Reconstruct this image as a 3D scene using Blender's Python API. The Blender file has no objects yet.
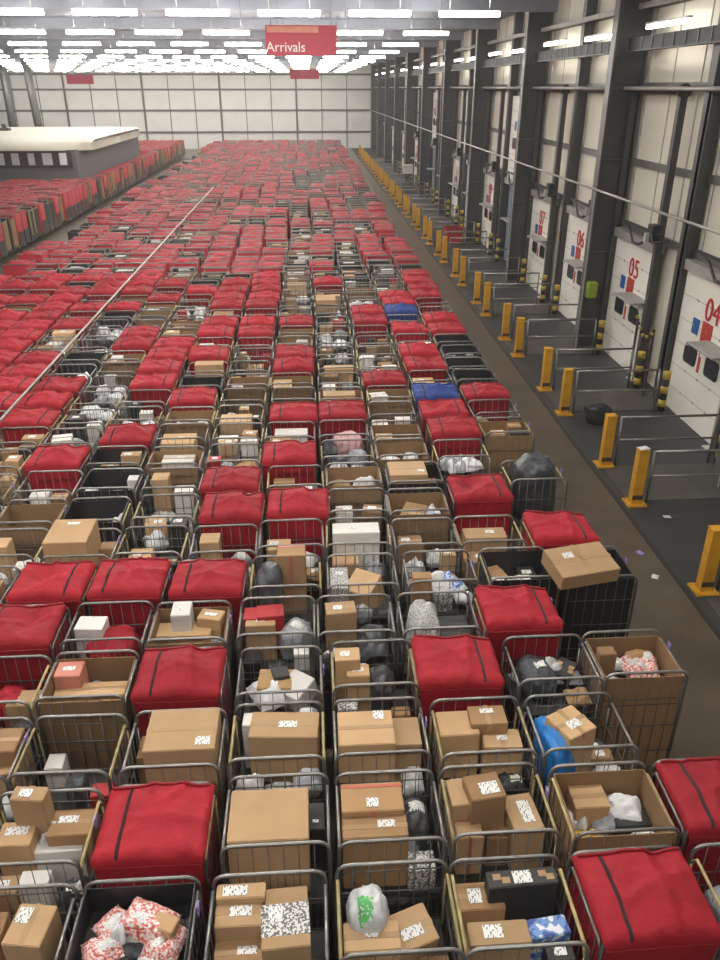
import bpy, bmesh, math, random
import numpy as np
from mathutils import Vector, Matrix, Euler, noise
random.seed(11)
S = bpy.context.scene
COL = S.collection
PI = math.pi

# ------------------------------------------------------------------ camera
F, H, VX, VY = 787.0, 6.93, 305.0, 87.0
pitch = math.atan((480 - VY) / F)
yaw = math.atan((360 - VX) / math.hypot(F, 480 - VY))
cam_d = bpy.data.cameras.new('camera')
cam = bpy.data.objects.new('camera', cam_d)
COL.objects.link(cam)
cam_d.sensor_fit = 'VERTICAL'; cam_d.sensor_height = 24.0; cam_d.sensor_width = 24.0
cam_d.lens = F / 960 * 24.0
cam_d.clip_end = 400
cam.location = (0, 0, H)
cam.rotation_euler = (PI / 2 - pitch, 0, -yaw)
S.camera = cam
cp, sp, cy_, sy_ = math.cos(pitch), math.sin(pitch), math.cos(yaw), math.sin(yaw)
FW = np.array([sy_ * cp, cy_ * cp, -sp]); RT = np.array([cy_, -sy_, 0.0]); UP = np.cross(RT, FW)

def atz(u, v, z):
    d = (u - 360) * RT + (480 - v) * UP + F * FW
    t = (z - H) / d[2]
    return d[0] * t, d[1] * t

def proj(p):
    v = np.array(p) - np.array([0, 0, H])
    w = v @ FW
    return 360 + F * (v @ RT) / w, 480 - F * (v @ UP) / w, w

# ------------------------------------------------------------------ materials
def mat(name, col, rough=0.6, metal=0.0, var=0.0, scale=8.0, bump=0.0, bscale=30.0, objvar=0.0, spec=0.5, coat=0.0):
    m = bpy.data.materials.new(name); m.use_nodes = True
    nt = m.node_tree; n = nt.nodes; l = nt.links
    b = n['Principled BSDF']
    b.inputs['Roughness'].default_value = rough
    b.inputs['Metallic'].default_value = metal
    b.inputs['Specular IOR Level'].default_value = spec
    b.inputs['Coat Weight'].default_value = coat
    c = (col[0], col[1], col[2], 1)
    b.inputs['Base Color'].default_value = c
    tc = n.new('ShaderNodeTexCoord')
    if var > 0 or objvar > 0:
        hs = n.new('ShaderNodeHueSaturation'); hs.inputs['Color'].default_value = c
        val = None
        if var > 0:
            t = n.new('ShaderNodeTexNoise'); t.inputs['Scale'].default_value = scale; t.inputs['Detail'].default_value = 4
            l.new(tc.outputs['Object'], t.inputs['Vector'])
            mr = n.new('ShaderNodeMapRange'); mr.inputs['From Min'].default_value = .3; mr.inputs['From Max'].default_value = .7
            mr.inputs['To Min'].default_value = 1 - var; mr.inputs['To Max'].default_value = 1 + var
            l.new(t.outputs['Fac'], mr.inputs['Value']); val = mr.outputs['Result']
        if objvar > 0:
            oi = n.new('ShaderNodeObjectInfo')
            m2 = n.new('ShaderNodeMapRange'); m2.inputs['To Min'].default_value = 1 - objvar; m2.inputs['To Max'].default_value = 1 + objvar
            l.new(oi.outputs['Random'], m2.inputs['Value'])
            if val is None: val = m2.outputs['Result']
            else:
                mu = n.new('ShaderNodeMath'); mu.operation = 'MULTIPLY'
                l.new(val, mu.inputs[0]); l.new(m2.outputs['Result'], mu.inputs[1]); val = mu.outputs[0]
        l.new(val, hs.inputs['Value']); l.new(hs.outputs['Color'], b.inputs['Base Color'])
    if bump > 0:
        t = n.new('ShaderNodeTexNoise'); t.inputs['Scale'].default_value = bscale; t.inputs['Detail'].default_value = 3
        l.new(tc.outputs['Object'], t.inputs['Vector'])
        bp = n.new('ShaderNodeBump'); bp.inputs['Strength'].default_value = bump; bp.inputs['Distance'].default_value = .02
        l.new(t.outputs['Fac'], bp.inputs['Height']); l.new(bp.outputs['Normal'], b.inputs['Normal'])
    return m

def emis(name, col, st):
    m = bpy.data.materials.new(name); m.use_nodes = True
    b = m.node_tree.nodes['Principled BSDF']
    b.inputs['Base Color'].default_value = (.8, .8, .8, 1)
    b.inputs['Emission Color'].default_value = (*col, 1); b.inputs['Emission Strength'].default_value = st
    return m

def speckle(name, base, dark, scale, thr, stretch=(1, 1, 1), rough=.5, third=None):
    """printed paper / patterned plastic: blotches of ink on a base colour"""
    m = bpy.data.materials.new(name); m.use_nodes = True
    nt = m.node_tree; n = nt.nodes; l = nt.links; b = n['Principled BSDF']; b.inputs['Roughness'].default_value = rough
    tc = n.new('ShaderNodeTexCoord'); mp = n.new('ShaderNodeMapping'); mp.inputs['Scale'].default_value = stretch
    l.new(tc.outputs['Object'], mp.inputs['Vector'])
    t = n.new('ShaderNodeTexNoise'); t.inputs['Scale'].default_value = scale; t.inputs['Detail'].default_value = 1
    l.new(mp.outputs['Vector'], t.inputs['Vector'])
    r = n.new('ShaderNodeValToRGB'); r.color_ramp.interpolation = 'CONSTANT'
    r.color_ramp.elements[0].color = (*dark, 1); r.color_ramp.elements[1].color = (*base, 1); r.color_ramp.elements[1].position = thr
    if third:
        e = r.color_ramp.elements.new(thr + .13); e.color = (*third, 1)
    l.new(t.outputs['Fac'], r.inputs['Fac']); l.new(r.outputs['Color'], b.inputs['Base Color'])
    return m

M = {}
M['steel'] = mat('galvanised_steel', (.27, .26, .245), .38, .75, .15, 20, objvar=.2)
M['rod'] = mat('wire_rod', (.12, .115, .11), .5, .5)
M['deck'] = mat('deck_steel', (.05, .048, .046), .6, .4)
M['yellow_rail'] = mat('cream_yellow_rail', (.36, .29, .13), .5, 0, .2, 10, objvar=.3)
M['purple'] = mat('lavender_tag', (.30, .22, .52), .6)
M['rubber'] = mat('black_rubber', (.02, .02, .02), .7)
M['red'] = mat('red_fabric', (.33, .012, .022), .72, 0, .14, 5, .55, 14, objvar=.16, spec=.3)
M['red_dark'] = mat('red_piping', (.27, .008, .013), .7, 0)
M['navy'] = mat('navy_fabric', (.03, .06, .22), .75, 0, .15, 5, .35, 25, spec=.25)
M['zip'] = mat('black_zip', (.035, .006, .008), .7)
M['tan'] = mat('cardboard_tan', (.50, .325, .175), .8, 0, .07, 3, .06, 60, objvar=.2, spec=.2)
M['brown'] = mat('cardboard_brown', (.35, .21, .105), .8, 0, .09, 3, .06, 60, objvar=.22, spec=.2)
M['liner'] = mat('cardboard_liner', (.27, .165, .085), .85, 0, .1, 3, objvar=.12, spec=.2)
M['white'] = mat('white_carton', (.68, .65, .61), .6, 0, .05, 5, objvar=.1)
M['pinkbox'] = mat('pink_carton', (.62, .24, .18), .7, 0, .1, 8)
M['redbox'] = mat('red_carton', (.42, .02, .025), .6, 0, .1, 8)
M['black'] = mat('black_plastic', (.022, .022, .024), .45, 0, .15, 8, .25, 14)
M['blackbox'] = mat('black_carton', (.03, .028, .027), .55, 0, .1, 8)
M['tape'] = mat('parcel_tape', (.40, .25, .12), .28, 0, .06, 9)
M['redtape'] = mat('red_parcel_tape', (.50, .12, .09), .35)
M['label'] = speckle('address_label', (.80, .79, .76), (.10, .10, .10), 70, .41, (1, .5, 1))
M['pink'] = speckle('pink_white_postal_plastic', (.72, .24, .22), (.42, .10, .06), 14, .40, (1, 1, 1), .35, (.80, .72, .68))
M['greypat'] = speckle('grey_printed_paper', (.66, .65, .62), (.13, .13, .13), 60, .50)
M['bluepat'] = speckle('blue_printed_carton', (.16, .30, .62), (.72, .72, .74), 14, .45, (1, 1, 1), .4, (.05, .10, .35))
M['poly_white'] = mat('white_polythene', (.66, .66, .67), .35, 0, .06, 6, .3, 16, objvar=.12)
M['poly_grey'] = mat('grey_polythene', (.32, .33, .36), .3, 0, .12, 6, .35, 16, objvar=.25)
M['poly_dark'] = mat('charcoal_polythene', (.05, .053, .06), .3, 0, .15, 6, .5, 11, objvar=.3)
M['poly_blue'] = mat('blue_polythene', (.02, .20, .58), .35, 0, .15, 6, .4, 14)
M['poly_yellow'] = mat('yellow_polythene', (.60, .42, .05), .4, 0, .15, 6, .3, 14)
M['kraft'] = mat('kraft_paper', (.44, .27, .12), .75, 0, .1, 6, .3, 14, objvar=.15)
M['pinkcloth'] = mat('pale_pink_cloth', (.62, .36, .36), .8, 0, .1, 6, .4, 14)
M['green'] = speckle('green_print', (.10, .45, .12), (.66, .66, .64), 18, .42)
M['floor'] = mat('floor_concrete', (.098, .074, .052), .34, 0, .22, 1.3, .04, 8, spec=.45)
M['apron'] = mat('asphalt_apron', (.038, .037, .036), .55, 0, .25, 1.5, .12, 40)
M['slab'] = mat('dock_slab', (.075, .067, .057), .5, 0, .25, 1.7, .06, 30)
M['kerb'] = mat('kerb_edge', (.02, .02, .02), .6)
M['cream'] = mat('cream_cladding', (.70, .66, .55), .6, 0, .05, .6)
M['backclad'] = mat('white_cladding', (.70, .69, .645), .6, 0, .05, .6)
M['column'] = mat('column_grey', (.062, .060, .060), .5, .2, .12, 2)
M['colface'] = mat('column_lit_flange_grey', (.11, .108, .102), .5, .2, .1, 2)  # lighter than the web: light on the flange faces put into the colour
M['girt'] = mat('girt_grey', (.13, .125, .115), .5, .2)
M['roof'] = mat('roof_sheet', (.24, .255, .29), .6, .1, .1, .4)
M['door'] = mat('dock_door_white', (.78, .76, .68), .5, 0, .06, 1.0)
M['doorline'] = mat('door_joint_grey', (.36, .35, .32), .6)
M['glass'] = mat('dark_window_glass', (.025, .03, .035), .12)
M['seal'] = mat('black_seal', (.02, .02, .02), .7)
M['numred'] = mat('number_red', (.50, .015, .015), .5)
M['signred'] = mat('sign_red', (.45, .035, .03), .5)
M['signblue'] = mat('sign_blue', (.015, .10, .34), .5)
M['signwhite'] = mat('sign_white', (.75, .75, .72), .5)
M['post'] = mat('yellow_post_paint', (.62, .31, .02), .45, 0, .14, 4)
M['postdark'] = mat('post_dark_brown', (.05, .035, .02), .7)
M['yellow'] = mat('hazard_yellow', (.46, .33, .04), .5)
M['lampwhite'] = mat('lamp_white_metal', (.55, .54, .5), .4, .2)
M['traygrey'] = mat('grey_tray', (.36, .35, .32), .5, .3, .1, 4)
M['cable'] = mat('cable_black', (.02, .02, .02), .6)
M['pipe'] = mat('pale_steel_pipe', (.42, .41, .38), .4, .5)
M['hivis'] = mat('hivis_green_plastic', (.25, .33, .03), .5, 0, .15, 8)
M['trailer'] = mat('trailer_blue_grey', (.24, .29, .36), .5)
M['banner'] = mat('red_banner', (.42, .045, .07), .6)
M['litter'] = mat('white_litter', (.7, .7, .68), .6)
M['cabin'] = mat('cream_roof_panel', (.62, .58, .48), .5, 0, .06, .3)
M['cabinband'] = mat('cabin_dark_band', (.05, .05, .055), .4)
M['cabinwall'] = mat('cabin_grey_wall', (.14, .13, .13), .6)
M['cabinwin'] = mat('cabin_white_panel', (.75, .75, .75), .4)
M['tube'] = emis('ceiling_tube', (1.0, .965, .90), 30.0)
M['walltube'] = emis('wall_tube', (1.0, .96, .88), 10.0)

# ------------------------------------------------------------------ mesh helpers
class MB:
    def __init__(s): s.v = []; s.f = []; s.m = []; s.sm = []
    def add(s, vs, fs, mi=0, smooth=False):
        o = len(s.v); s.v.extend(vs)
        for f in fs: s.f.append(tuple(i + o for i in f)); s.m.append(mi); s.sm.append(smooth)
    def box(s, cx, cy, cz, sx, sy, sz, mi=0, rz=0.0, tilt=None):
        hx, hy, hz = sx / 2, sy / 2, sz / 2
        vs = [Vector((x, y, z)) for z in (-hz, hz) for y in (-hy, hy) for x in (-hx, hx)]
        if tilt is not None: vs = [tilt @ v for v in vs]
        if rz: R = Matrix.Rotation(rz, 3, 'Z'); vs = [R @ v for v in vs]
        s.add([(v.x + cx, v.y + cy, v.z + cz) for v in vs],
              [(0, 2, 3, 1), (4, 5, 7, 6), (0, 1, 5, 4), (2, 6, 7, 3), (0, 4, 6, 2), (1, 3, 7, 5)], mi)
    def tube(s, pts, r, n=6, mi=0, cap=True):
        pts = [Vector(p) for p in pts]; rings = []
        prev = None
        for i, p in enumerate(pts):
            t = (pts[min(i + 1, len(pts) - 1)] - pts[max(i - 1, 0)]).normalized()
            if prev is None:
                a = Vector((0, 0, 1)) if abs(t.z) < .9 else Vector((1, 0, 0))
                u = t.cross(a).normalized()
            else: u = (prev - t * prev.dot(t)).normalized()
            prev = u; w = t.cross(u)
            rings.append([p + (u * math.cos(2 * PI * k / n) + w * math.sin(2 * PI * k / n)) * r for k in range(n)])
        vs = [tuple(v) for rg in rings for v in rg]; fs = []
        for i in range(len(pts) - 1):
            for k in range(n):
                fs.append((i * n + k, i * n + (k + 1) % n, (i + 1) * n + (k + 1) % n, (i + 1) * n + k))
        s.add(vs, fs, mi, True)
        if cap:
            o = len(s.v) - len(vs)
            s.f.append(tuple(o + k for k in reversed(range(n)))); s.m.append(mi); s.sm.append(False)
            s.f.append(tuple(o + (len(pts) - 1) * n + k for k in range(n))); s.m.append(mi); s.sm.append(False)
    def mesh(s, name, mats):
        me = bpy.data.meshes.new(name); me.from_pydata(s.v, [], s.f)
        for m in (mats if isinstance(mats, (list, tuple)) else [mats]): me.materials.append(m)
        me.polygons.foreach_set('material_index', s.m); me.polygons.foreach_set('use_smooth', s.sm)
        me.update(); return me

def ob(name, me, parent=None, loc=(0, 0, 0), rot=(0, 0, 0)):
    o = bpy.data.objects.new(name, me); COL.objects.link(o)
    o.location = loc; o.rotation_euler = rot
    if parent is not None: o.parent = parent
    return o
def tag(o, label=None, cat=None, group=None, kind=None):
    if label and len(label.replace('-', ' ').split()) > 16: print('LONG', label)
    if label: o['label'] = label
    if cat: o['category'] = cat
    if group: o['group'] = group
    if kind: o['kind'] = kind
    return o
def empty(name, loc, rz=0): return ob(name, None, None, loc, (0, 0, rz))
def quickbox(name, sx, sy, sz, m, parent=None, loc=(0, 0, 0), rot=(0, 0, 0), bevel=0.0):
    b = MB(); b.box(0, 0, 0, sx, sy, sz); me = b.mesh(name, m)
    if bevel > 0:
        bm = bmesh.new(); bm.from_mesh(me)
        bmesh.ops.bevel(bm, geom=bm.edges[:], offset=bevel, segments=1, affect='EDGES'); bm.to_mesh(me); bm.free()
    return ob(name, me, parent, loc, rot)
def text_mesh(txt, size, m, depth=.006):
    c = bpy.data.curves.new('t', 'FONT'); c.body = txt; c.size = size; c.extrude = depth; c.align_x = 'CENTER'; c.align_y = 'CENTER'
    t = bpy.data.objects.new('t', c); COL.objects.link(t)
    dg = bpy.context.evaluated_depsgraph_get(); dg.update()
    me = bpy.data.meshes.new_from_object(t.evaluated_get(dg)); bpy.data.objects.remove(t)
    me.materials.clear(); me.materials.append(m); return me

ORD = ['front', 'second', 'third', 'fourth', 'fifth', 'sixth', 'seventh', 'eighth', 'ninth', 'tenth', 'eleventh', 'twelfth', 'thirteenth', 'fourteenth',
       'fifteenth', 'sixteenth', 'seventeenth', 'eighteenth', 'nineteenth', 'twentieth', 'twenty-first', 'twenty-second', 'twenty-third', 'twenty-fourth', 'twenty-fifth', 'twenty-sixth', 'twenty-seventh', 'twenty-eighth']
NTH = ['first'] + ORD[1:]

# ------------------------------------------------------------------ roll cage parts (local: base centre, front at y = -0.36)
CW, CD, CH = .42, .355, 1.69
def u_path(w, h, z0, r=.10, seg=5):
    p = [(-w, 0, z0), (-w, 0, h - r)]
    for k in range(1, seg + 1):
        a = PI - k * PI / 2 / seg; p.append((-w + r + r * math.cos(a), 0, h - r + r * math.sin(a)))
    for k in range(0, seg + 1):
        a = PI / 2 - k * PI / 2 / seg; p.append((w - r + r * math.cos(a), 0, h - r + r * math.sin(a)))
    p.append((w, 0, z0)); return p
def end_frame_mesh(h, rods):
    b = MB(); b.tube(u_path(CW, h, .17), .0155, 7, 0)
    for z in ((.26, .62, .98, 1.34) if rods else (.26, .98)): b.tube([(-CW, 0, z), (CW, 0, z)], .006, 5, 1)
    n = 7 if rods else 3
    for k in range(1, n):
        x = -CW + 2 * CW * k / n; b.tube([(x, 0.006, .26), (x, 0.006, h - .012)], .0042, 4, 1)
    return b.mesh('end_frame', [M['steel'], M['rod']])
FRAMES = [end_frame_mesh(1.69, True), end_frame_mesh(1.66, True), end_frame_mesh(1.69, False)]
def side_mesh(yel):
    b = MB(); y = CD - .02
    b.tube([(0, -y, 1.50), (0, -y + .05, 1.585), (0, y - .05, 1.585), (0, y, 1.50)], .0145, 6, 0)
    b.tube([(0, -y, .26), (0, -y, 1.50)], .010, 5, 0); b.tube([(0, y, .26), (0, y, 1.50)], .010, 5, 0)
    for z in (.27, .6, .93, 1.26): b.tube([(0, -y, z), (0, y, z)], .006, 4, 1)
    for k in range(1, 6):
        yy = -y + 2 * y * k / 6; b.tube([(.005, yy, .27), (.005, yy, 1.58)], .0042, 4, 1)
    return b.mesh('side_panel', [M['yellow_rail'] if yel else M['steel'], M['rod']])
SIDES = [side_mesh(True), side_mesh(False)]
b = MB(); b.box(0, 0, .20, .80, .68, .05)
for s in (-1, 1): b.box(s * .39, 0, .20, .03, .70, .07)
DECK = b.mesh('base_deck', M['deck'])
b = MB(); b.box(0, 0, -.008, .79, .66, .016); SHELF = b.mesh('shelf', M['deck'])
b = MB()
b.tube([(-.018, 0, .06), (.018, 0, .06)], .06, 12, 0); b.box(0, 0, .13, .05, .05, .09, 1)
CASTER = b.mesh('caster', [M['rubber'], M['deck']])
def liner_mesh(m, h):
    b = MB(); t = .010; x, y = .398, .325
    for s in (-1, 1):
        b.box(s * x, 0, (h + .235) / 2, t, 2 * y, h - .235); b.box(0, s * y, (h + .235) / 2, 2 * x - t, t, h - .235)
    b2 = b.mesh('liner', m); return b2
LINER = {'K': liner_mesh(M['black'], 1.63), 'C': liner_mesh(M['liner'], 1.60)}
b = MB(); b.box(0, 0, 0, .012, .06, .10); TAGM = b.mesh('tag', M['purple'])

def cover_h(x, y, seed, style):
    z = 1.705 + .045 * (1 - abs(x / .45) ** 3) * (1 - abs((y + .05) / .40) ** 3)
    z += .026 * noise.noise(Vector((x * 4.5, y * 4.5, seed * 7.1))) + .010 * noise.noise(Vector((x * 14, y * 14, seed * 3.3)))
    a = .5 + seed * 1.3
    for k in range(3):
        d = (x - .1 + .1 * k) * math.cos(a + k) + (y + .05 * k) * math.sin(a + k)
        z += .030 * math.exp(-(abs(d) / .03) ** 1.4) * (1 if x > -.17 else .2)
    if style == 1: z -= .11 * math.exp(-((x - .10) ** 2 / .03 + (y - .05) ** 2 / .04))
    if style == 2: z += .07 * math.exp(-((x - .08) ** 2 / .05 + (y + .05) ** 2 / .05)); z -= .06 * math.exp(-((x - .2) ** 2 / .01 + (y - .2) ** 2 / .03))
    if style == 3: z += .05 * x
    if style == 4: z -= .10 * max(0, y)
    if y < -.28: z = max(z, 1.722)
    return z
def cover_meshes(seed, style, mir, m, low=False):
    nx, ny = (26, 22)
    X0, X1, Y0, Y1 = -.432, .432, -.392, .325
    b = MB(); vs = []; idx = {}
    sg = -1 if mir else 1
    def rnd(x, y):
        ex = min(x - X0, X1 - x); ey = min(y - Y0, Y1 - y); e = min(ex, ey)
        return -.045 * max(0, 1 - e / .05) ** 2
    for j in range(ny + 1):
        for i in range(nx + 1):
            x = X0 + (X1 - X0) * i / nx; y = Y0 + (Y1 - Y0) * j / ny
            z = cover_h(x, y, seed, style) + rnd(x, y)
            idx[i, j] = len(vs); vs.append((sg * x, y, z))
    fs = [(idx[i, j], idx[i + 1, j], idx[i + 1, j + 1], idx[i, j + 1]) for j in range(ny) for i in range(nx)]
    ring = [(i, 0) for i in range(nx)] + [(nx, j) for j in range(ny)] + [(i, ny) for i in range(nx, 0, -1)] + [(0, j) for j in range(ny, 0, -1)]
    prev = [idx[r] for r in ring]; base = [vs[k] for k in prev]
    zs = [1.60, 1.52, 1.42, 1.25, 1.0, .7, .4, .25]
    for q, z in enumerate(zs):
        cur = []
        for k, p in enumerate(base):
            front = p[1] < -.385
            off = .012 * noise.noise(Vector((p[0] * 7, p[1] * 7 + z * 3, seed + 5)))
            inn = .94 if not front else .955
            if abs(p[1]) > .3 and front: yy = p[1] * (1 - .012 * min(q, 2)) + off
            else: yy = p[1] * inn + off
            if q >= 1 and front: yy = p[1] + .010 * q + off if z > .2 else p[1]
            xx = p[0] * (.935 if abs(p[0]) > .40 else 1.0) + (off if abs(p[0]) > .40 else 0)
            yy = max(yy, -.392)
            cur.append(len(vs)); vs.append((xx, min(yy, .325), z if q else min(z, p[2] - .03)))
        n = len(ring)
        for k in range(n): fs.append((prev[k], cur[k], cur[(k + 1) % n], prev[(k + 1) % n]))
        prev = cur
    if mir: fs = [tuple(reversed(f)) for f in fs]
    b.add(vs, fs, 0, True)
    cover = b.mesh('fabric_cover', m)
    z_ = MB(); xs = -.235; L = []; n = 22
    for j in range(n + 1):
        y = Y0 + .006 + (Y1 - Y0 - .012) * j / n
        for dx in (-.013, .013):
            L.append((sg * (xs + dx), y, cover_h(xs + dx, y, seed, style) + rnd(xs + dx, y) + .006))
    f = [(2 * j, 2 * j + 1, 2 * j + 3, 2 * j + 2) for j in range(n)]
    if mir: f = [tuple(reversed(q)) for q in f]
    lo = len(L); L += [(x, y, z - .012) for x, y, z in L]
    f += [tuple(q + lo for q in reversed(t)) for t in f]
    for j in range(n):
        for a in (0, 1): f.append((2 * j + a, 2 * j + 2 + a, 2 * j + 2 + a + lo, 2 * j + a + lo))
    z_.add(L, f, 0, True); zipm = z_.mesh('zip_strip', M['zip'])
    p = MB(); pts = []
    for k in range(25):
        x = X0 + .03 + (X1 - X0 - .06) * k / 24; pts.append((sg * x, Y1 - .04, cover_h(x, Y1 - .04, seed, style) + .008))
    p.tube(pts, .013, 6)
    pm_ = M['red_dark'] if m is M['red'] else m
    pip = p.mesh('piping', pm_); p = MB()
    pts = []
    for k in range(25):
        x = X0 + .02 + (X1 - X0 - .04) * k / 24; pts.append((sg * x, Y0 - .002, 1.615 + .004 * math.sin(k + seed)))
    p.tube(pts, .007, 5)
    return cover, zipm, pip, p.mesh('hem', pm_)
COVERS = [cover_meshes(k, k % 5, k in (3, 6), M['red']) for k in range(8)]
NAVY = cover_meshes(9, 2, False, M['navy'])

# ------------------------------------------------------------------ bags
def pillow_mesh(seed, m, flat=.5):
    n = 14; b = MB(); vs = []; fs = []
    for side in (1, -1):
        o = len(vs)
        for j in range(n + 1):
            for i in range(n + 1):
                x = -1 + 2 * i / n; y = -1 + 2 * j / n
                th = max(0, (1 - x ** 4) * (1 - y ** 4)) ** .6
                pz = side * (th * (1 + .5 * noise.noise(Vector((x * 1.5, y * 1.5, seed + side)))) + .22 * noise.noise(Vector((x * 4, y * 4, seed * 2.0 + side))) * th)
                curl = .5 * noise.noise(Vector((x * .9, y * .9, seed + 31)))
                k = 1 - .10 * abs(noise.noise(Vector((x * 3, y * 3, seed + 9))))
                vs.append((x * .5 * k, y * .5 * k, .5 * pz + curl * .6))
        for j in range(n):
            for i in range(n):
                q = (o + j * (n + 1) + i, o + j * (n + 1) + i + 1, o + (j + 1) * (n + 1) + i + 1, o + (j + 1) * (n + 1) + i)
                fs.append(q if side == 1 else tuple(reversed(q)))
    zmin = min(v[2] for v in vs); zmax = max(v[2] for v in vs)
    vs = [(x, y, (z - zmin) / (zmax - zmin)) for x, y, z in vs]
    b.add(vs, fs, 0, True); return b.mesh('mailing_bag', m)
def sack_mesh(seed, m):
    bm = bmesh.new(); bmesh.ops.create_icosphere(bm, subdivisions=4, radius=1)
    for v in bm.verts:
        p = v.co.copy()
        d = 1 + .26 * noise.noise(p * 1.6 + Vector((seed, 0, 0))) + .20 * abs(noise.noise(p * 4 + Vector((0, seed, 0)))) + .05 * noise.noise(p * 9 + Vector((0, 0, seed)))
        v.co = p * d
        c = v.co
        k = 1.0 - .12 * max(0, c.z) ** 2
        c.x = math.copysign(abs(c.x) ** .8, c.x) * k; c.y = math.copysign(abs(c.y) ** .8, c.y) * k
        if c.z < -.62: c.z = -.62
        if c.z > .45: c.z = .45 + (c.z - .45) * .4
    xs = [v.co for v in bm.verts]
    mx = max(c.x for c in xs); mn = min(c.x for c in xs); My = max(c.y for c in xs); my = min(c.y for c in xs); Mz = max(c.z for c in xs); mz = min(c.z for c in xs)
    for v in bm.verts: v.co = Vector(((v.co.x - mn) / (mx - mn) - .5, (v.co.y - my) / (My - my) - .5, (v.co.z - mz) / (Mz - mz)))
    for f in bm.faces: f.smooth = True
    me = bpy.data.meshes.new('sack'); bm.to_mesh(me); bm.free(); me.materials.append(m); return me
BAGCACHE = {}
def bag_mesh(style, seed, sack=False):
    k = (style, seed, sack)
    if k not in BAGCACHE: BAGCACHE[k] = (sack_mesh if sack else pillow_mesh)(seed, M[style])
    return BAGCACHE[k]
BAGWORD = {'poly_white': 'white plastic mailing bag', 'poly_grey': 'grey plastic mailing bag', 'poly_dark': 'black plastic bag', 'poly_blue': 'bright blue plastic bag',
           'poly_yellow': 'yellow plastic bag', 'kraft': 'brown paper mailing bag', 'pink': 'pink and white patterned postal bag', 'pinkcloth': 'pale pink fabric bundle', 'bluepat': 'blue patterned mailing bag', 'red': 'red fabric bundle', 'greypat': 'grey printed wrapped parcel'}
BOXWORD = {'tan': 'tan cardboard box', 'brown': 'brown cardboard box', 'white': 'white carton', 'pinkbox': 'pink carton', 'redbox': 'red carton', 'blackbox': 'black carton', 'bluepat': 'blue printed carton', 'greypat': 'grey patterned parcel', 'liner': 'dull brown cardboard box'}

# ------------------------------------------------------------------ the cages
PITCH = .886
def cage_xy(r, c):
    return 3.78 - .923 * (c + 1) + .43, 3.30 + PITCH * r + .36
# per row, from the aisle inwards
MAP = {
 0: 'MRBWBKB',  1: 'RCBBBRBB', 2: '.BBBBBEB', 3: 'CWRBWRCB', 4: '.RGBBCBRB', 5: 'KKWBGRRRB',
 6: 'RBMBMBBBBB', 7: '.RBBRRBKEB', 8: 'G.BCMRBKBB', 9: '.WCWRWBBRB', 10: 'BRBPBBBRMB', 11: 'ERBRRBCWBRB',
 12: 'RNBBBEREWRRR', 13: 'KBRBBEBRWRRE', 14: 'KRBBREBREWRR', 15: 'KRBERERRBKRRR', 16: 'KWEMBEBRREBRR', 17: 'RREWERRBREBRR',
 18: 'RBRMRRRBBWRRRR', 19: 'BNRMBWBEBKWRRR', 20: 'ERMBERRWBRRRER', 21: 'RRWBBRRWREWRRRR', 22: 'RMMEWRRRBRRRWER', 23: 'RMBRBRRERRRKRRR', 24: 'REMBMREEWRRRRERR',
}
SHIFT = {4: -.10, 7: .12, 8: .08, 6: .12}
CAGESHIFT = {(4, 1): (-.03, 0), (3, 2): (-.06, 0), (7, 1): (-.12, .30), (7, 2): (-.10, 0), (7, 3): (-.05, 0), (6, 0): (-.2, 0), (6, 1): (-.18, 0), (6, 2): (-.14, 0), (6, 3): (-.10, 0), (6, 4): (-.06, 0), (6, 5): (-.02, 0), (5, 0): (.12, 0), (5, 1): (.09, 0), (5, 2): (.04, 0), (3, 4): (-.03, 0), (3, 5): (-.06, 0), (3, 6): (-.08, 0), (3, 7): (-.08, 0), (0, 1): (-.09, 0), (0, 0): (-.02, 0), (1, 5): (-.05, 0), (1, 6): (-.03, 0)}
for _c in range(2, 7): CAGESHIFT.setdefault((0, _c), (-.05, 0))
cages = {}
def cdesc(r, c): return f'{ORD[r]}-row cage {NTH[c]} from posts'

def box_item(o_list, *a): o_list.append(a)
BOXES = []   # dict records
BAGS = []
def add_box(key, x, y, zb, w, d, h, m, rz=0, tilt=0, lab=(), tape=None, word=None, fixed=False, patt=None, tilty=0):
    BOXES.append(dict(key=key, x=x, y=y, zb=zb, w=w, d=d, h=h, m=m, rz=rz, tilt=tilt, tilty=tilty, lab=lab, tape=tape, word=word, fixed=fixed, patt=patt))
def add_bag(key, x, y, zb, w, d, h, style, rz=0, tilt=0, sack=False, word=None, fixed=False, lab=False, seed=None, tx=0):
    BAGS.append(dict(key=key, x=x, y=y, zb=zb, w=w, d=d, h=h, style=style, rz=rz, tilt=tilt, sack=sack, word=word, fixed=fixed, lab=lab, seed=random.randrange(7) if seed is None else seed))

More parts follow.
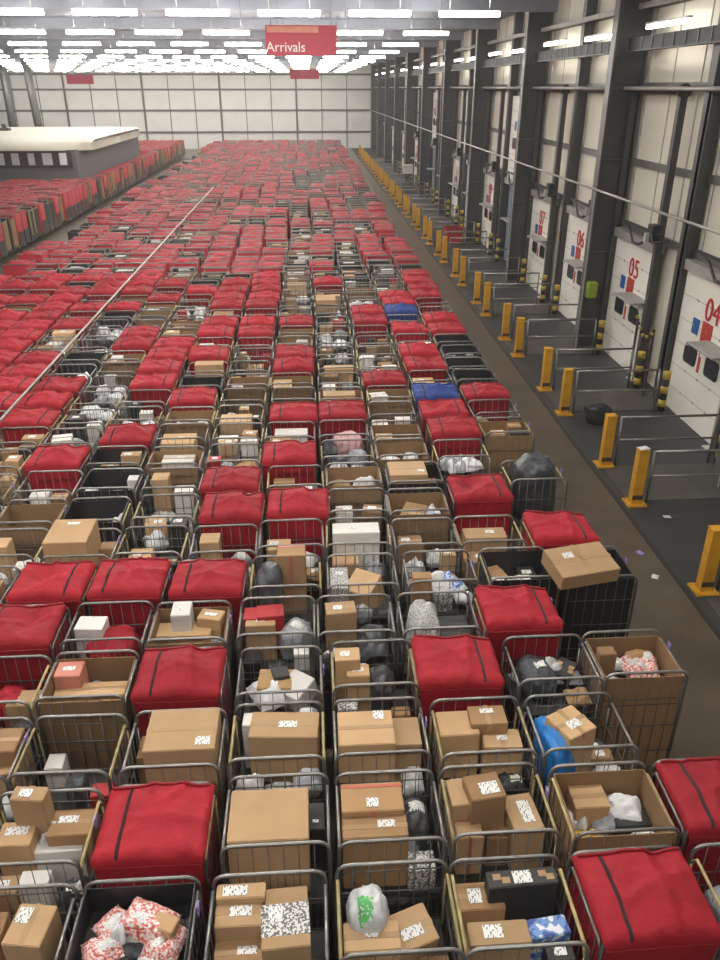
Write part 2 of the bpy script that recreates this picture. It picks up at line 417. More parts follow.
# hand-placed contents of the nearest cages; px rectangles of the top face in the photograph
# ('b', u0, v0, u1, v1, z_top, colour, rot_deg, [labels (fx,fy,w,d)], tape('x'/'y'/None), word)   ('g', u0, v0, u1, v1, z_top, style, rot, sack, word)
L1 = [(.2, .1, .12, .09)]
HAND = {
 (0, 6): dict(sz=1.0, it=[('b', 0, 903, 44, 948, 1.55, 'tan', -8, [(-.25, .2, .10, .12)], 'y', 'open-topped tan cardboard box'), ('b', -40, 900, -4, 948, 1.45, 'brown', 0, [], 'y', None)]),
 (0, 5): dict(sz=1.38, it=[('g', 78, 932, 118, 960, 1.58, 'pink', 20, 0, None), ('g', 122, 884, 176, 920, 1.66, 'pink', -25, 0, None), ('g', 96, 908, 130, 935, 1.56, 'pink', 50, 0, None),
        ('g', 150, 920, 190, 958, 1.60, 'pink', 75, 0, None), ('g', 120, 925, 150, 958, 1.50, 'poly_dark', 10, 0, None), ('b', 148, 912, 178, 932, 1.64, 'tan', -22, [], None, 'small tan cardboard box'),
        ('g', 74, 955, 112, 985, 1.56, 'pink', 5, 0, None), ('g', 112, 908, 126, 938, 1.64, 'poly_white', 5, 0, 'narrow white envelope'), ('g', 132, 955, 170, 985, 1.54, 'poly_white', -20, 0, None)]),
 (0, 4): dict(sz=1.0, it=[('b', 207, 880, 256, 895, 1.62, 'tan', 0, [(-.12, 0, .18, .08)], None, 'back left tan cardboard box'), ('b', 206, 897, 257, 927, 1.56, 'tan', 0, [(0, 0, .16, .08)], 'x', 'front left tan cardboard box'),
        ('b', 203, 940, 256, 966, 1.40, 'brown', 0, [(.12, .05, .14, .06)], 'x', None), ('b', 259, 882, 310, 945, 1.56, 'tan', 3, [(-.2, .05, .10, .12)], None, 'tan box with grey patterned band', 'greypat')]),
 (0, 3): dict(sz=1.0, it=[('G', 328, 876, 376, 925, 1.66, 'poly_white', 0, 1, 'white sack with green emblem'), ('b', 328, 922, 385, 952, 1.46, 'tan', 0, [(.0, .12, .10, .08)], 'x', 'front left tan cardboard box'),
        ('b', 380, 892, 438, 935, 1.50, 'tan', 20, [(0, -.1, .17, .08)], 'x', 'tilted tan cardboard box', None, 10)]),
 (0, 2): dict(sz=1.0, it=[('b', 452, 882, 499, 910, 1.45, 'brown', 0, [(-.12, 0, .10, .12)], 'x', None), ('b', 488, 868, 561, 886, 1.62, 'blackbox', 2, [(.0, 0, .14, .11)], None, 'black carton with white and gold labels'),
        ('b', 471, 920, 533, 945, 1.52, 'tan', 0, [(-.1, .05, .14, .10)], None, 'front tan cardboard box'), ('b', 536, 915, 582, 936, 1.48, 'bluepat', 6, [], None, 'blue and white printed carton')]),
 (0, 0): dict(sz=1.1, it=[('g', 690, 880, 760, 930, 1.45, 'poly_grey', 0, 1, None)]),
 (1, 6): dict(sz=.95, it=[('b', 10, 781, 46, 796, 1.78, 'tan', -5, [(-.1, 0, .1, .08)], 'y', 'tall tan cardboard box'), ('b', 48, 806, 92, 832, 1.48, 'brown', 0, [(-.1, .1, .16, .07)], 'x', None),
        ('b', -6, 822, 29, 846, 1.50, 'tan', 0, [(0, .1, .18, .08)], None, 'front left tan cardboard box'), ('b', 32, 834, 82, 852, 1.36, 'white', 3, [], None, 'pinkish white carton'), ('g', 50, 770, 78, 786, 1.50, 'poly_white', 30, 0, None)]),
 (1, 4): dict(sz=1.0, it=[('b', 223, 789, 305, 841, 1.64, 'tan', 0, [], None, 'wide flat plain tan cardboard box'), ('b', 308, 802, 326, 830, 1.40, 'blackbox', 0, [(0, -.2, .05, .03)], None, None)]),
 (1, 3): dict(sz=1.0, it=[('b', 330, 783, 393, 812, 1.66, 'brown', 0, [(.0, -.2, .10, .09)], None, 'back brown cardboard box with red tape', None, 0, 'redtape'), ('b', 333, 816, 399, 838, 1.60, 'brown', 0, [(.18, .1, .14, .07)], 'x', 'front brown cardboard box'),
        ('g', 398, 775, 432, 812, 1.48, 'poly_dark', 0, 1, None), ('g', 402, 816, 436, 842, 1.36, 'poly_grey', 35, 0, None)]),
 (1, 2): dict(sz=.95, it=[('b', 449, 778, 468, 806, 1.58, 'tan', 3, [], None, 'narrow tan cardboard box'), ('b', 468, 772, 508, 800, 1.68, 'brown', 8, [(.1, -.1, .16, .12)], None, 'tall brown cardboard box'),
        ('b', 512, 792, 546, 832, 1.45, 'tan', 6, [(.1, 0, .10, .22)], None, 'front right tan cardboard box'), ('b', 458, 816, 484, 838, 1.40, 'tan', 0, [], None, 'tan box with a red mark', None, 0, 'redtape'), ('b', 487, 822, 510, 838, 1.30, 'brown', 0, [], 'x', None)]),
 (1, 1): dict(sz=1.12, it=[('b', 573, 777, 608, 800, 1.46, 'tan', 0, [], 'x', None), ('g', 588, 800, 624, 826, 1.38, 'poly_grey', 15, 0, None), ('g', 612, 783, 654, 806, 1.44, 'poly_white', -12, 0, None),
        ('b', 624, 808, 660, 826, 1.32, 'blackbox', 0, [], None, None), ('g', 566, 806, 588, 826, 1.36, 'poly_white', 60, 0, 'white paper envelope'), ('g', 570, 826, 602, 840, 1.40, 'poly_yellow', 8, 0, None)]),
 (2, 7): dict(sz=1.0, it=[('b', -12, 728, 18, 752, 1.62, 'brown', 0, [], 'x', None), ('b', -20, 757, 10, 775, 1.45, 'tan', 0, [], None, None)]),
 (2, 5): dict(sz=1.0, it=[('b', 150, 709, 222, 750, 1.74, 'tan', 0, [(.32, -.3, .13, .10)], 'x', 'very large tan cardboard box'), ('b', 130, 730, 150, 752, 1.40, 'brown', 0, [], None, None)]),
 (2, 4): dict(sz=1.05, it=[('b', 248, 711, 321, 738, 1.62, 'tan', -4, [(.05, 0, .17, .08)], 'x', 'long tan cardboard box'), ('b', 243, 697, 280, 710, 1.60, 'white', -4, [(0, 0, .12, .06)], None, 'flat white carton'), ('g', 286, 692, 322, 712, 1.35, 'poly_dark', 0, 0, None)]),
 (2, 3): dict(sz=1.0, it=[('b', 331, 711, 388, 745, 1.62, 'tan', 0, [(.25, .35, .10, .11)], 'x', 'large tan cardboard box'), ('b', 391, 717, 427, 745, 1.52, 'tan', 0, [], None, 'plain tan cardboard box')]),
 (2, 2): dict(sz=1.0, it=[('b', 428, 703, 468, 727, 1.55, 'tan', 0, [], None, 'plain tan cardboard box'), ('b', 471, 703, 508, 722, 1.60, 'brown', 0, [(.0, .2, .13, .06)], 'y', None), ('b', 486, 728, 526, 748, 1.48, 'tan', -3, [(0, 0, .10, .06)], 'y', 'front tan cardboard box'), ('g', 432, 730, 484, 752, 1.36, 'poly_dark', 0, 0, None)]),
 (2, 1): dict(sz=1.0, it=[('g', 517, 710, 548, 760, 1.62, 'poly_blue', 10, 1, None), ('b', 556, 705, 600, 738, 1.66, 'tan', 26, [(0, -.1, .14, .10)], 'xx', 'tan cardboard box turned askew with two tapes')]),
 (3, 7): dict(sz=1.0, it=[('g', 4, 660, 38, 680, 1.4, 'red', 0, 1, 'dark red fabric bundle'), ('b', 5, 690, 40, 706, 1.35, 'tan', 0, [], None, None)]),
 (3, 6): dict(sz=1.1, it=[('b', 54, 657, 80, 672, 1.58, 'pinkbox', 0, [(0, 0, .12, .06)], None, 'small pink carton'), ('b', 52, 682, 126, 696, 1.42, 'tan', 0, [], 'x', 'wide tan cardboard box'), ('g', 82, 662, 108, 680, 1.42, 'poly_grey', 10, 0, None)]),
 (3, 4): dict(sz=1.15, it=[('g', 228, 654, 258, 682, 1.45, 'poly_white', 25, 0, None), ('b', 257, 664, 293, 684, 1.42, 'kraft', -4, [(0, -.2, .08, .06)], None, 'orange-brown parcel'), ('b', 283, 648, 316, 672, 1.44, 'white', -38, [], None, 'long narrow white carton', None, 12), ('b', 272, 646, 290, 658, 1.46, 'blackbox', 12, [], None, None)]),
 (3, 3): dict(sz=1.0, it=[('b', 320, 644, 345, 657, 1.62, 'tan', 0, [(-.1, 0, .10, .08)], None, 'tall tan cardboard box'), ('b', 347, 664, 370, 676, 1.48, 'tan', 0, [(0, 0, .12, .06)], None, 'small tan cardboard box'), ('g', 366, 644, 394, 672, 1.46, 'poly_dark', 0, 1, None), ('b', 346, 652, 366, 660, 1.40, 'white', 0, [], None, None), ('b', 324, 676, 372, 688, 1.3, 'brown', 0, [], 'x', None)]),
 (3, 1): dict(sz=1.2, it=[('g', 512, 642, 552, 674, 1.52, 'poly_dark', 10, 1, None), ('g', 540, 650, 560, 664, 1.50, 'poly_white', 0, 0, None), ('b', 556, 648, 580, 668, 1.44, 'blackbox', -42, [], None, 'thin black carton', None, 8), ('g', 558, 660, 586, 680, 1.38, 'poly_grey', 0, 0, None), ('g', 512, 668, 530, 682, 1.38, 'poly_white', 20, 0, 'white envelope')]),
 (3, 0): dict(sz=1.25, it=[('g', 622, 654, 645, 674, 1.46, 'pink', 15, 0, None), ('g', 640, 656, 668, 676, 1.46, 'pink', -20, 0, None), ('g', 630, 645, 655, 662, 1.50, 'pink', 70, 0, None), ('g', 625, 645, 650, 655, 1.50, 'kraft', 0, 0, None), ('g', 606, 657, 624, 668, 1.42, 'poly_white', 0, 0, None)]),
 (4, 6): dict(sz=1.0, it=[('b', 68, 616, 98, 630, 1.58, 'white', -4, [], None, None), ('g', 90, 604, 146, 634, 1.48, 'red', 0, 1, 'sagging red fabric bundle'), ('b', 68, 634, 112, 643, 1.3, 'greypat', 0, [], None, None)]),
 (4, 5): dict(sz=1.1, it=[('b', 156, 622, 210, 636, 1.48, 'tan', 0, [], None, 'wide tan cardboard box'), ('b', 171, 598, 190, 612, 1.70, 'white', 0, [(0, 0, .06, .08)], None, 'tall white carton'), ('b', 196, 608, 224, 620, 1.60, 'tan', -14, [(0, 0, .14, .05)], None, 'askew tan cardboard box'), ('g', 212, 622, 236, 638, 1.42, 'poly_grey', 20, 0, None)]),
 (4, 4): dict(sz=1.05, it=[('b', 238, 602, 254, 614, 1.56, 'redbox', 0, [], None, 'small red carton'), ('b', 256, 599, 284, 612, 1.60, 'redbox', 4, [], None, 'wide red carton'), ('b', 245, 615, 275, 626, 1.55, 'tan', 0, [(0, 0, .10, .05)], None, None), ('g', 280, 610, 312, 632, 1.48, 'poly_grey', -30, 1, None)]),
 (4, 3): dict(sz=1.0, it=[('b', 325, 601, 357, 614, 1.62, 'tan', 4, [(-.1, 0, .10, .08)], 'x', None), ('g', 360, 600, 392, 628, 1.36, 'poly_dark', 0, 0, None)]),
 (4, 2): dict(sz=1.05, it=[('g', 398, 594, 435, 632, 1.72, 'greypat', 0, 1, 'bulging grey film-wrapped parcel'), ('b', 440, 604, 470, 628, 1.35, 'blackbox', 0, [], None, None)]),
 (5, 4): dict(sz=1.0, it=[('g', 247, 545, 276, 585, 1.78, 'poly_dark', 0, 1, 'tall black plastic sack'), ('b', 277, 545, 305, 556, 1.86, 'brown', 0, [], None, 'tall upright brown cardboard box', None, 0, 'redtape')]),
 (5, 3): dict(sz=1.05, it=[('b', 350, 558, 386, 578, 1.58, 'tan', -32, [], None, 'open tan cardboard box leaning askew', None, 18), ('b', 322, 556, 340, 576, 1.5, 'greypat', 0, [(0, .2, .1, .08)], None, None)]),
 (5, 2): dict(sz=1.2, it=[('g', 402, 560, 424, 578, 1.44, 'kraft', 15, 0, None), ('g', 424, 556, 450, 572, 1.50, 'poly_white', -10, 0, None), ('g', 448, 566, 478, 582, 1.42, 'poly_white', 30, 0, 'second white plastic mailing bag'), ('g', 436, 560, 456, 576, 1.46, 'bluepat', 40, 0, None), ('g', 408, 576, 440, 590, 1.38, 'poly_grey', 5, 0, None)]),
 (5, 1): dict(sz=1.15, it=[('b', 486, 560, 506, 574, 1.44, 'brown', 18, [], 'x', None), ('b', 520, 566, 538, 578, 1.42, 'blackbox', 0, [(0, 0, .12, .08)], None, None), ('g', 500, 576, 524, 588, 1.34, 'poly_white', 0, 0, None), ('g', 538, 574, 560, 588, 1.34, 'poly_white', 12, 0, 'second white plastic mailing bag')]),
 (5, 0): dict(sz=1.30, it=[('bf', 556, 548, 621, 572, 1.90, 'tan', 12, [(-.18, .18, .13, .10)], 'xx', 'large tan carton lying tilted on top'), ]),
 (6, 7): dict(sz=1.0, it=[('b', 38, 522, 82, 546, 1.86, 'tan', 0, [(0, .3, .16, .06)], None, 'large plain tan cardboard box'), ('b', 84, 524, 106, 540, 1.30, 'blackbox', 0, [], None, None)]),
 (7, 2): dict(sz=1.05, it=[('b', 400, 488, 428, 505, 1.52, 'brown', -25, [], 'x', None, None, 14), ('g', 425, 488, 446, 500, 1.5, 'bluepat', 20, 0, None), ('g', 440, 492, 462, 505, 1.48, 'poly_white', 5, 0, None)]),
 (8, 2): dict(sz=1.0, it=[('b', 388, 460, 426, 474, 1.70, 'tan', 0, [(.35, -.2, .1, .08)], 'x', 'large tan cardboard box'), ('b', 428, 466, 444, 478, 1.40, 'brown', 0, [], None, None)]),
 (8, 0): dict(sz=.9, it=[('g', 502, 455, 562, 497, 1.92, 'poly_dark', 0, 1, 'huge crumpled charcoal plastic sack')]),
 (9, 1): dict(sz=1.2, it=[('g', 418, 440, 440, 452, 1.5, 'poly_white', 20, 0, None), ('g', 438, 438, 462, 452, 1.5, 'poly_grey', -20, 0, None), ('g', 458, 442, 480, 454, 1.5, 'poly_white', 10, 0, 'right-hand white plastic mailing bag')]),
 (10, 3): dict(sz=1.1, it=[('g', 334, 422, 362, 437, 1.55, 'pinkcloth', 10, 1, None), ('g', 318, 428, 336, 440, 1.4, 'poly_dark', 0, 0, None)]),
 (20, 3): dict(sz=1.0, it=[('b', 311, 279, 330, 292, 1.80, 'tan', 0, [], None, 'large plain tan cardboard box')]),
}
def clampbox(x, y, w, d, cx, cy, mx=.385, my=.318):
    w = min(w, 2 * mx); d = min(d, 2 * my)
    x = min(max(x, cx - mx + w / 2), cx + mx - w / 2); y = min(max(y, cy - my + d / 2), cy + my - d / 2)
    return x, y, w, d

rr = random.Random(5)
for r, row in MAP.items():
    for c, t in enumerate(row):
        if t == '.': continue
        cx, cy = cage_xy(r, c)
        dx, dy = CAGESHIFT.get((r, c), (0, 0))
        cx += SHIFT.get(r, 0) + dx + (rr.uniform(-.03, .03) if r < 9 else rr.uniform(-.04, .04)); cy += dy + (rr.uniform(-.03, .03) if r < 6 else rr.uniform(-.055, .055))
        sz = 1.0
        if t in 'WCP': sz = 1.2
        if t == 'K': sz = 1.12
        hd = HAND.get((r, c))
        if hd: sz = hd['sz']
        cages[r, c] = dict(lin=(t if t in 'KC' else ('C' if r >= 6 and t in 'BWME' and rr.random() < .12 else ('K' if r >= 6 and t in 'BWME' and rr.random() < .08 else ''))), t=t, x=cx, y=cy, sz=sz, rz=0 if hd else rr.uniform(-.022, .022))
        key = (r, c)
        if hd:
            for it in hd['it']:
                u0, v0, u1, v1, zt = it[1:6]
                if it[0] in ('b', 'bf'):
                    m, rot, labs, tp, wd = it[6:11]
                    patt = it[11] if len(it) > 11 else None; tl = it[12] if len(it) > 12 else 0
                    tm = it[13] if len(it) > 13 else None
                    xa, ya = atz(u0, v1, zt); xb, _ = atz(u1, v1, zt); um = (u0 + u1) / 2
                    _, yb = atz(um, v0, zt); _, ya = atz(um, v1, zt)
                    w, d = abs(xb - xa), abs(yb - ya); x, y = (xa + xb) / 2, (ya + yb) / 2
                    if it[0] == 'bf':
                        add_box(key, x, y + .04, 1.705, w, d, .2, m, math.radians(rot), math.radians(9), labs, tp, wd, True, patt)
                        continue
                    if rot:
                        a = abs(math.radians(rot)); k = 1 / (math.cos(a) + math.sin(a) * .75); w *= k; d *= k
                    ra = abs(math.radians(rot))
                    we, de = w * math.cos(ra) + d * math.sin(ra), d * math.cos(ra) + w * math.sin(ra)
                    kk = min(1, .765 / we, .634 / de) if rot else 1
                    w, d, we, de = w * kk, d * kk, we * kk, de * kk
                    if rot: x, y, _, _ = clampbox(x, y, we, de, cx, cy)
                    else: x, y, w, d = clampbox(x, y, w, d, cx, cy)
                    h = zt - sz
                    add_box(key, x, y, sz + .001, w, d, h if not tl else h * .8, m, math.radians(rot), math.radians(tl), labs, tp, wd, True, patt if patt else tm)
                else:
                    style, rot, sack, wd = it[6:10]
                    zm = zt - .04 if sack else zt - .05
                    xa, _ = atz(u0, (v0 + v1) / 2, zm); xb, _ = atz(u1, (v0 + v1) / 2, zm); um = (u0 + u1) / 2
                    _, yb = atz(um, v0, zm); _, ya = atz(um, v1, zm)
                    w, d = abs(xb - xa), abs(yb - ya)
                    x, y = (xa + xb) / 2, (ya + yb) / 2
                    if sack:
                        d = min(d, .62); x, y, w, d = clampbox(x, y, w, d, cx, cy, .375, .315)
                        if (r, c) == (8, 0): w, d = .76, .62; x, y = cx, cy
                    else:
                        d = min(d, .5); a = abs(math.radians(rot)); we = min(w * math.cos(a) + d * math.sin(a), .74); de = min(w * math.sin(a) + d * math.cos(a), .62); x, y, _, _ = clampbox(x, y, we, de, cx, cy)
                    add_bag(key, x, y, sz + .002, w, d, (zt - sz), style, math.radians(rot), 0, bool(sack), wd, True, lab=(it[0] == 'g' and style in ('poly_white', 'poly_grey', 'poly_dark', 'pink') and rr.random() < .6))
            continue
        # automatic contents
        far = r >= 12
        def rbox(x, y, w, d, zt, m=None):
            m = m or rr.choices(['tan', 'brown', 'white', 'blackbox', 'greypat', 'liner'], [40, 20, 22, 8, 5, 5])[0]
            ra = rr.choice([0, 0, rr.uniform(-.25, .25)]) if w < .5 and d < .45 else 0
            we, de = w * math.cos(ra) + d * abs(math.sin(ra)), d * math.cos(ra) + w * abs(math.sin(ra))
            if we > .76 or de > .63: w, d, we, de, ra = min(w, .76), min(d, .63), min(w, .76), min(d, .63), 0
            x, y, _, _ = clampbox(x, y, we, de, cx, cy)
            add_box(key, x, y, sz + .001, w, d, zt - sz, m, ra, 0, [(rr.uniform(-.2, .2), rr.uniform(-.15, .2), .12, .09)] if rr.random() < .55 else [], rr.choice(['x', 'x', None]))
        def rbag(x, y, s=None, big=1.0):
            s = s or rr.choices(['poly_white', 'poly_grey', 'poly_dark', 'kraft', 'pink', 'bluepat'], [50, 24, 14, 8, 4, 1.5])[0]
            w = rr.uniform(.24, .36) * big; d = rr.uniform(.2, .3) * big
            ra = rr.uniform(-.5, .5); a = abs(ra)
            x, y, _, _ = clampbox(x, y, w * math.cos(a) + d * math.sin(a), w * math.sin(a) + d * math.cos(a), cx, cy)
            add_bag(key, x, y, sz + .002, w, d, rr.uniform(.2, .38), s, ra, 0, rr.random() < .18, None, False, rr.random() < .25)
        if t == 'B':
            k = rr.choices([0, 1, 2, 3, 4], [2, 3, 6, .7, 6])[0]
            if k == 0:
                a = rr.uniform(.4, .6); rbox(cx - .385 + .385 * a, cy, .76 * a - .02, rr.uniform(.3, .6), rr.uniform(1.4, 1.72)); rbox(cx + .385 - .385 * (1 - a), cy + .16, .76 * (1 - a) - .02, .28, rr.uniform(1.25, 1.6)); rbag(cx + .2, cy - .17)
            elif k == 1:
                rbox(cx + rr.uniform(-.05, .05), cy + .17, rr.uniform(.45, .7), .28, rr.uniform(1.45, 1.72)); rbox(cx - .18, cy - .16, .34, .28, rr.uniform(1.3, 1.6)); rbag(cx + .2, cy - .16)
            elif k == 2:
                for px, py in ((-.19, .16), (.19, .16), (-.17, -.16), (.2, -.16)):
                    if rr.random() < .85: rbox(cx + px, cy + py, rr.uniform(.2, .35), rr.uniform(.16, .28), rr.uniform(1.25, 1.66))
            elif k == 3:
                rbox(cx - .05, cy - .05, rr.uniform(.5, .66), rr.uniform(.35, .5), rr.uniform(1.5, 1.72))
            else:
                rbox(cx - .2, cy + .14, rr.uniform(.25, .34), .26, rr.uniform(1.3, 1.66)); rbag(cx + .18, cy + .15, 'poly_white' if rr.random() < .5 else None); rbag(cx - .18, cy - .16); rbox(cx + .19, cy - .16, rr.uniform(.2, .32), .22, rr.uniform(1.25, 1.6), 'white' if rr.random() < .35 else None)
        elif t in 'WC':
            for px, py in ((-.18, .15), (.18, .14), (-.16, -.15), (.17, -.16)):
                if rr.random() < .88: rbag(cx + px, cy + py, None if rr.random() < .45 else 'poly_white', 1.1)
        elif t == 'M':
            rbox(cx - .18, cy + .14, .32, .28, rr.uniform(1.35, 1.65)); rbag(cx + .17, cy + .14); rbag(cx - .15, cy - .17)
            if rr.random() < .6: rbox(cx + .18, cy - .17, .3, .24, rr.uniform(1.25, 1.55), rr.choice(['blackbox', 'redbox', 'brown', 'white']))
        elif t == 'K':
            rbag(cx + .08, cy - .02, 'poly_grey', 1.3)
            if rr.random() < .6: rbox(cx - .2, cy + .1, .26, .3, rr.uniform(1.25, 1.45))
        elif t == 'E':
            if rr.random() < .65: rbox(cx + rr.uniform(-.1, .1), cy + rr.uniform(-.1, .1), rr.uniform(.3, .6), rr.uniform(.25, .5), rr.uniform(1.08, 1.25))
        elif t == 'P':
            rbag(cx, cy, 'pinkcloth', 1.3)

rf = random.Random(21)
for (r, c), cg in cages.items():
    if cg['t'] not in 'BWMCKEP' or (r, c) == (5, 0): continue
    occ = [(o['x'], o['y'], max(o['w'], .1) / 2, max(o['d'], .1) / 2) for o in BOXES + BAGS if o['key'] == (r, c)]
    n = 0; lim = 3 if cg['t'] in 'EK' else 6
    spots = [(-.27, -.22), (0, -.22), (.27, -.22), (-.27, 0), (0, 0), (.27, 0), (-.27, .22), (0, .22), (.27, .22)]; rf.shuffle(spots)
    for dx, dy in spots:
        if n >= lim: break
        w, d = rf.uniform(.18, .27), rf.uniform(.15, .22)
        x, y, w, d = clampbox(cg['x'] + dx + rf.uniform(-.03, .03), cg['y'] + dy + rf.uniform(-.03, .03), w, d, cg['x'], cg['y'])
        if any(abs(x - a) < p + w * .38 and abs(y - e) < q + d * .38 for a, e, p, q in occ): continue
        if rf.random() < .5:
            m = rf.choices(['tan', 'brown', 'white', 'blackbox', 'redbox', 'greypat'], [30, 26, 24, 12, 4, 6])[0]
            add_box((r, c), x, y, cg['sz'] + .001, w * .9, d * .9, rf.uniform(.16, .5), m, 0, 0, [(0, 0, .09, .07)] if rf.random() < .5 else [])
        else:
            add_bag((r, c), x, y, cg['sz'] + .002, w * 1.1, d * 1.1, rf.uniform(.14, .34), rf.choices(['poly_white', 'poly_grey', 'poly_dark', 'kraft', 'bluepat'], [46, 20, 24, 9, 1])[0], 0, 0, rf.random() < .1, None, False, rf.random() < .3)
        occ.append((x, y, w / 2, d / 2)); n += 1
TYPEWORD = {'R': 'red-covered roll cage', 'N': 'navy-covered roll cage', 'K': 'black-lined roll cage', 'C': 'cardboard-lined roll cage', 'E': 'nearly empty mesh roll cage',
            'B': 'open roll cage loaded with boxes', 'W': 'open roll cage of light mailing bags', 'M': 'open roll cage of mixed parcels', 'G': 'open roll cage holding a big sack', 'P': 'open roll cage with pink bundle'}
def make_cage(name_label, t, x, y, sz, rz, detail, seed, lin='', group='roll cages packed across the hall', tagp=False, casters=False):
    root = empty('roll_cage', (x, y, 0), rz)
    tag(root, name_label, 'roll cage', group)
    fr = FRAMES[0] if detail else FRAMES[2]
    ob('end_frame', fr, root, (0, -CD, 0)); ob('end_frame', FRAMES[1] if detail else fr, root, (0, CD, 0))
    k = 0 if (seed * 7) % 10 < 4 else 1
    ob('side_panel', SIDES[k], root, (-CW + .004, 0, 0)); ob('side_panel', SIDES[k], root, (CW - .004, 0, 0))
    ob('base_deck', DECK, root)
    if t in 'RN':
        cv = NAVY if t == 'N' else COVERS[seed % 8]
        c = ob('fabric_cover', cv[0], root); ob('zip_strip', cv[1], c); ob('piping', cv[2], c); ob('hem', cv[3], c)
    else:
        ob('shelf', SHELF, root, (0, 0, sz))
    if lin: ob('liner', LINER[lin], root)
    if tagp: tag(ob('tag', TAGM, root, (CW + .022, .05 + .03 * (seed % 4), 1.60)), 'lavender plastic tag')
    if casters:
        for sx in (-1, 1):
            for sy in (-1, 1): ob('caster', CASTER, root, (sx * .34, sy * .29, 0))
    return root
for (r, c), d in cages.items():
    lab = f"{TYPEWORD[d['t']]}, {ORD[r]} row from front, {NTH[c]} in from posts"
    sd = (r * 5 + c * 3 + (r * c) % 7) % 40
    if (r, c) == (0, 1): sd = 2
    if (r, c) == (1, 5): sd = 0
    if (r, c) in ((6, 0), (4, 1)): sd = 3
    make_cage(lab, d['t'], d['x'], d['y'], d['sz'], d['rz'], True, sd, lin=d['lin'], tagp=(c == 0 or (r < 9 and (r * 3 + c) % 4 == 1)), casters=(c <= 1 and r < 14))

# ---------------------------------------------------------------- build parcels
def posword(dx, dy):
    a = 'left' if dx < -.09 else 'right' if dx > .09 else 'middle'
    b_ = 'back' if dy > .07 else 'front' if dy < -.07 else ''
    return (b_ + ' ' + a).strip()
used = set()
def uniq(base, tail):
    for extra in ('', 'smaller ', 'lower ', 'other ', 'paler ', 'half-hidden '):
        s = f'{extra}{base} {tail}'
        if s not in used: used.add(s); return s
    return s
def pxarea(o, w, d, h):
    u, v, z = proj((o['x'], o['y'], o['zb'] + h)); s = F / z
    return w * s * (d * s * .5 + h * s * .5)
def box_matrix(o):
    return Matrix.Translation((o['x'], o['y'], o['zb'])) @ Matrix.Rotation(o['rz'], 4, 'Z') @ Matrix.Rotation(o['tilt'], 4, 'X')
for o in BOXES: o['a'] = pxarea(o, o['w'], o['d'], o['h']) + (1e6 if o['fixed'] else 0)
for o in BAGS: o['a'] = pxarea(o, o['w'], o['d'], o['h'] * .5) + (1e6 if o['fixed'] else 0)
BOXES.sort(key=lambda o: -o['a']); BAGS.sort(key=lambda o: -o['a'])
restbox = MB(); RESTMATS = ['tan', 'brown', 'white', 'blackbox', 'greypat', 'liner', 'redbox', 'kraft', 'bluepat', 'pinkbox']
for i, o in enumerate(BOXES):
    w, d, h = o['w'], o['d'], o['h']
    if i >= 300:
        restbox.box(o['x'], o['y'], o['zb'] + h / 2, w, d, h, RESTMATS.index(o['m']), o['rz']); continue
    r, c = o['key']; cg = cages[r, c]
    b = MB(); b.box(0, 0, h / 2, w, d, h)
    me = b.mesh('cardboard_box', M[o['m']])
    near = r < 9
    if near:
        bm = bmesh.new(); bm.from_mesh(me); bmesh.ops.bevel(bm, geom=bm.edges[:], offset=.007, segments=2, affect='EDGES'); bm.to_mesh(me); bm.free()
    root = ob('cardboard_box', me)
    lift = d / 2 * math.sin(abs(o['tilt']))
    root.location = (o['x'], o['y'], o['zb'] + lift); root.rotation_euler = (o['tilt'], 0, o['rz'])
    if o['word'] and 'carton lying tilted' in o['word']: root.location.z = 1.712 + .0
    base = o['word'] or BOXWORD.get(o['m'], 'brown parcel')
    pos = posword(o['x'] - cg['x'], o['y'] - cg['y'])
    tag(root, uniq(base, f'at {pos} of {cdesc(r, c)}'), 'box', 'parcels in the roll cages')
    if o['tape'] and r < 16:
        b = MB(); tw = .045
        long_x = w >= d
        for q in (['x', 'y'] if o['tape'] == 'xx' else [o['tape']]):
            if q == 'x': b.box(0, 0, h, w + .003, tw, .004); b.box(-w / 2, 0, h - .04, .004, tw, .08); b.box(w / 2, 0, h - .04, .004, tw, .08)
            else: b.box(0, 0, h, tw, d + .003, .004); b.box(0, -d / 2, h - .04, tw, .004, .08); b.box(0, d / 2, h - .04, tw, .004, .08)
        ob('tape', b.mesh('tape', M['tape']), root)
    if o['patt'] == 'redtape':
        b = MB(); b.box(0, d / 2 - .04, h, w + .003, .03, .005); b.box(0, -d / 2, h * .5, .03, .004, h); ob('tape', b.mesh('tape', M['redtape']), root)
    elif o['patt'] == 'greypat':
        b = MB(); b.box(0, -.02, h, w + .004, d * .52, .005); b.box(-w / 2, -.02, h - .1, .005, d * .52, .2); b.box(w / 2, -.02, h - .1, .005, d * .52, .2)
        ob('patterned_band', b.mesh('patterned_band', M['greypat']), root)
    for fx, fy, lw, ld in o['lab']:
        lw = min(lw, w * .7); ld = min(ld, d * .7)
        b = MB(); b.box(0, 0, 0, lw, ld, .003)
        ob('address_label', b.mesh('address_label', M['label']), root, (max(-w / 2 + lw / 2, min(w / 2 - lw / 2, fx * w)), max(-d / 2 + ld / 2, min(d / 2 - ld / 2, fy * d)), h + .0045))
    if o['m'] == 'blackbox' and o['word']:
        b = MB()
        for k, fx in enumerate((-.36, -.24, .3, .4)): b.box(fx * w, (-.1 if k % 2 else .12) * d, h, .06, .05, .005)
        ob('gold_sticker', b.mesh('gold_sticker', M['tape']), root)
restbag = MB(); BSTY = ['poly_white', 'poly_grey', 'poly_dark', 'kraft', 'pink', 'bluepat', 'pinkcloth', 'red', 'greypat', 'poly_blue', 'poly_yellow']
blabel = MB(); blabel.box(0, 0, 0, .11, .08, .012); BLAB = blabel.mesh('address_label', M['label'])
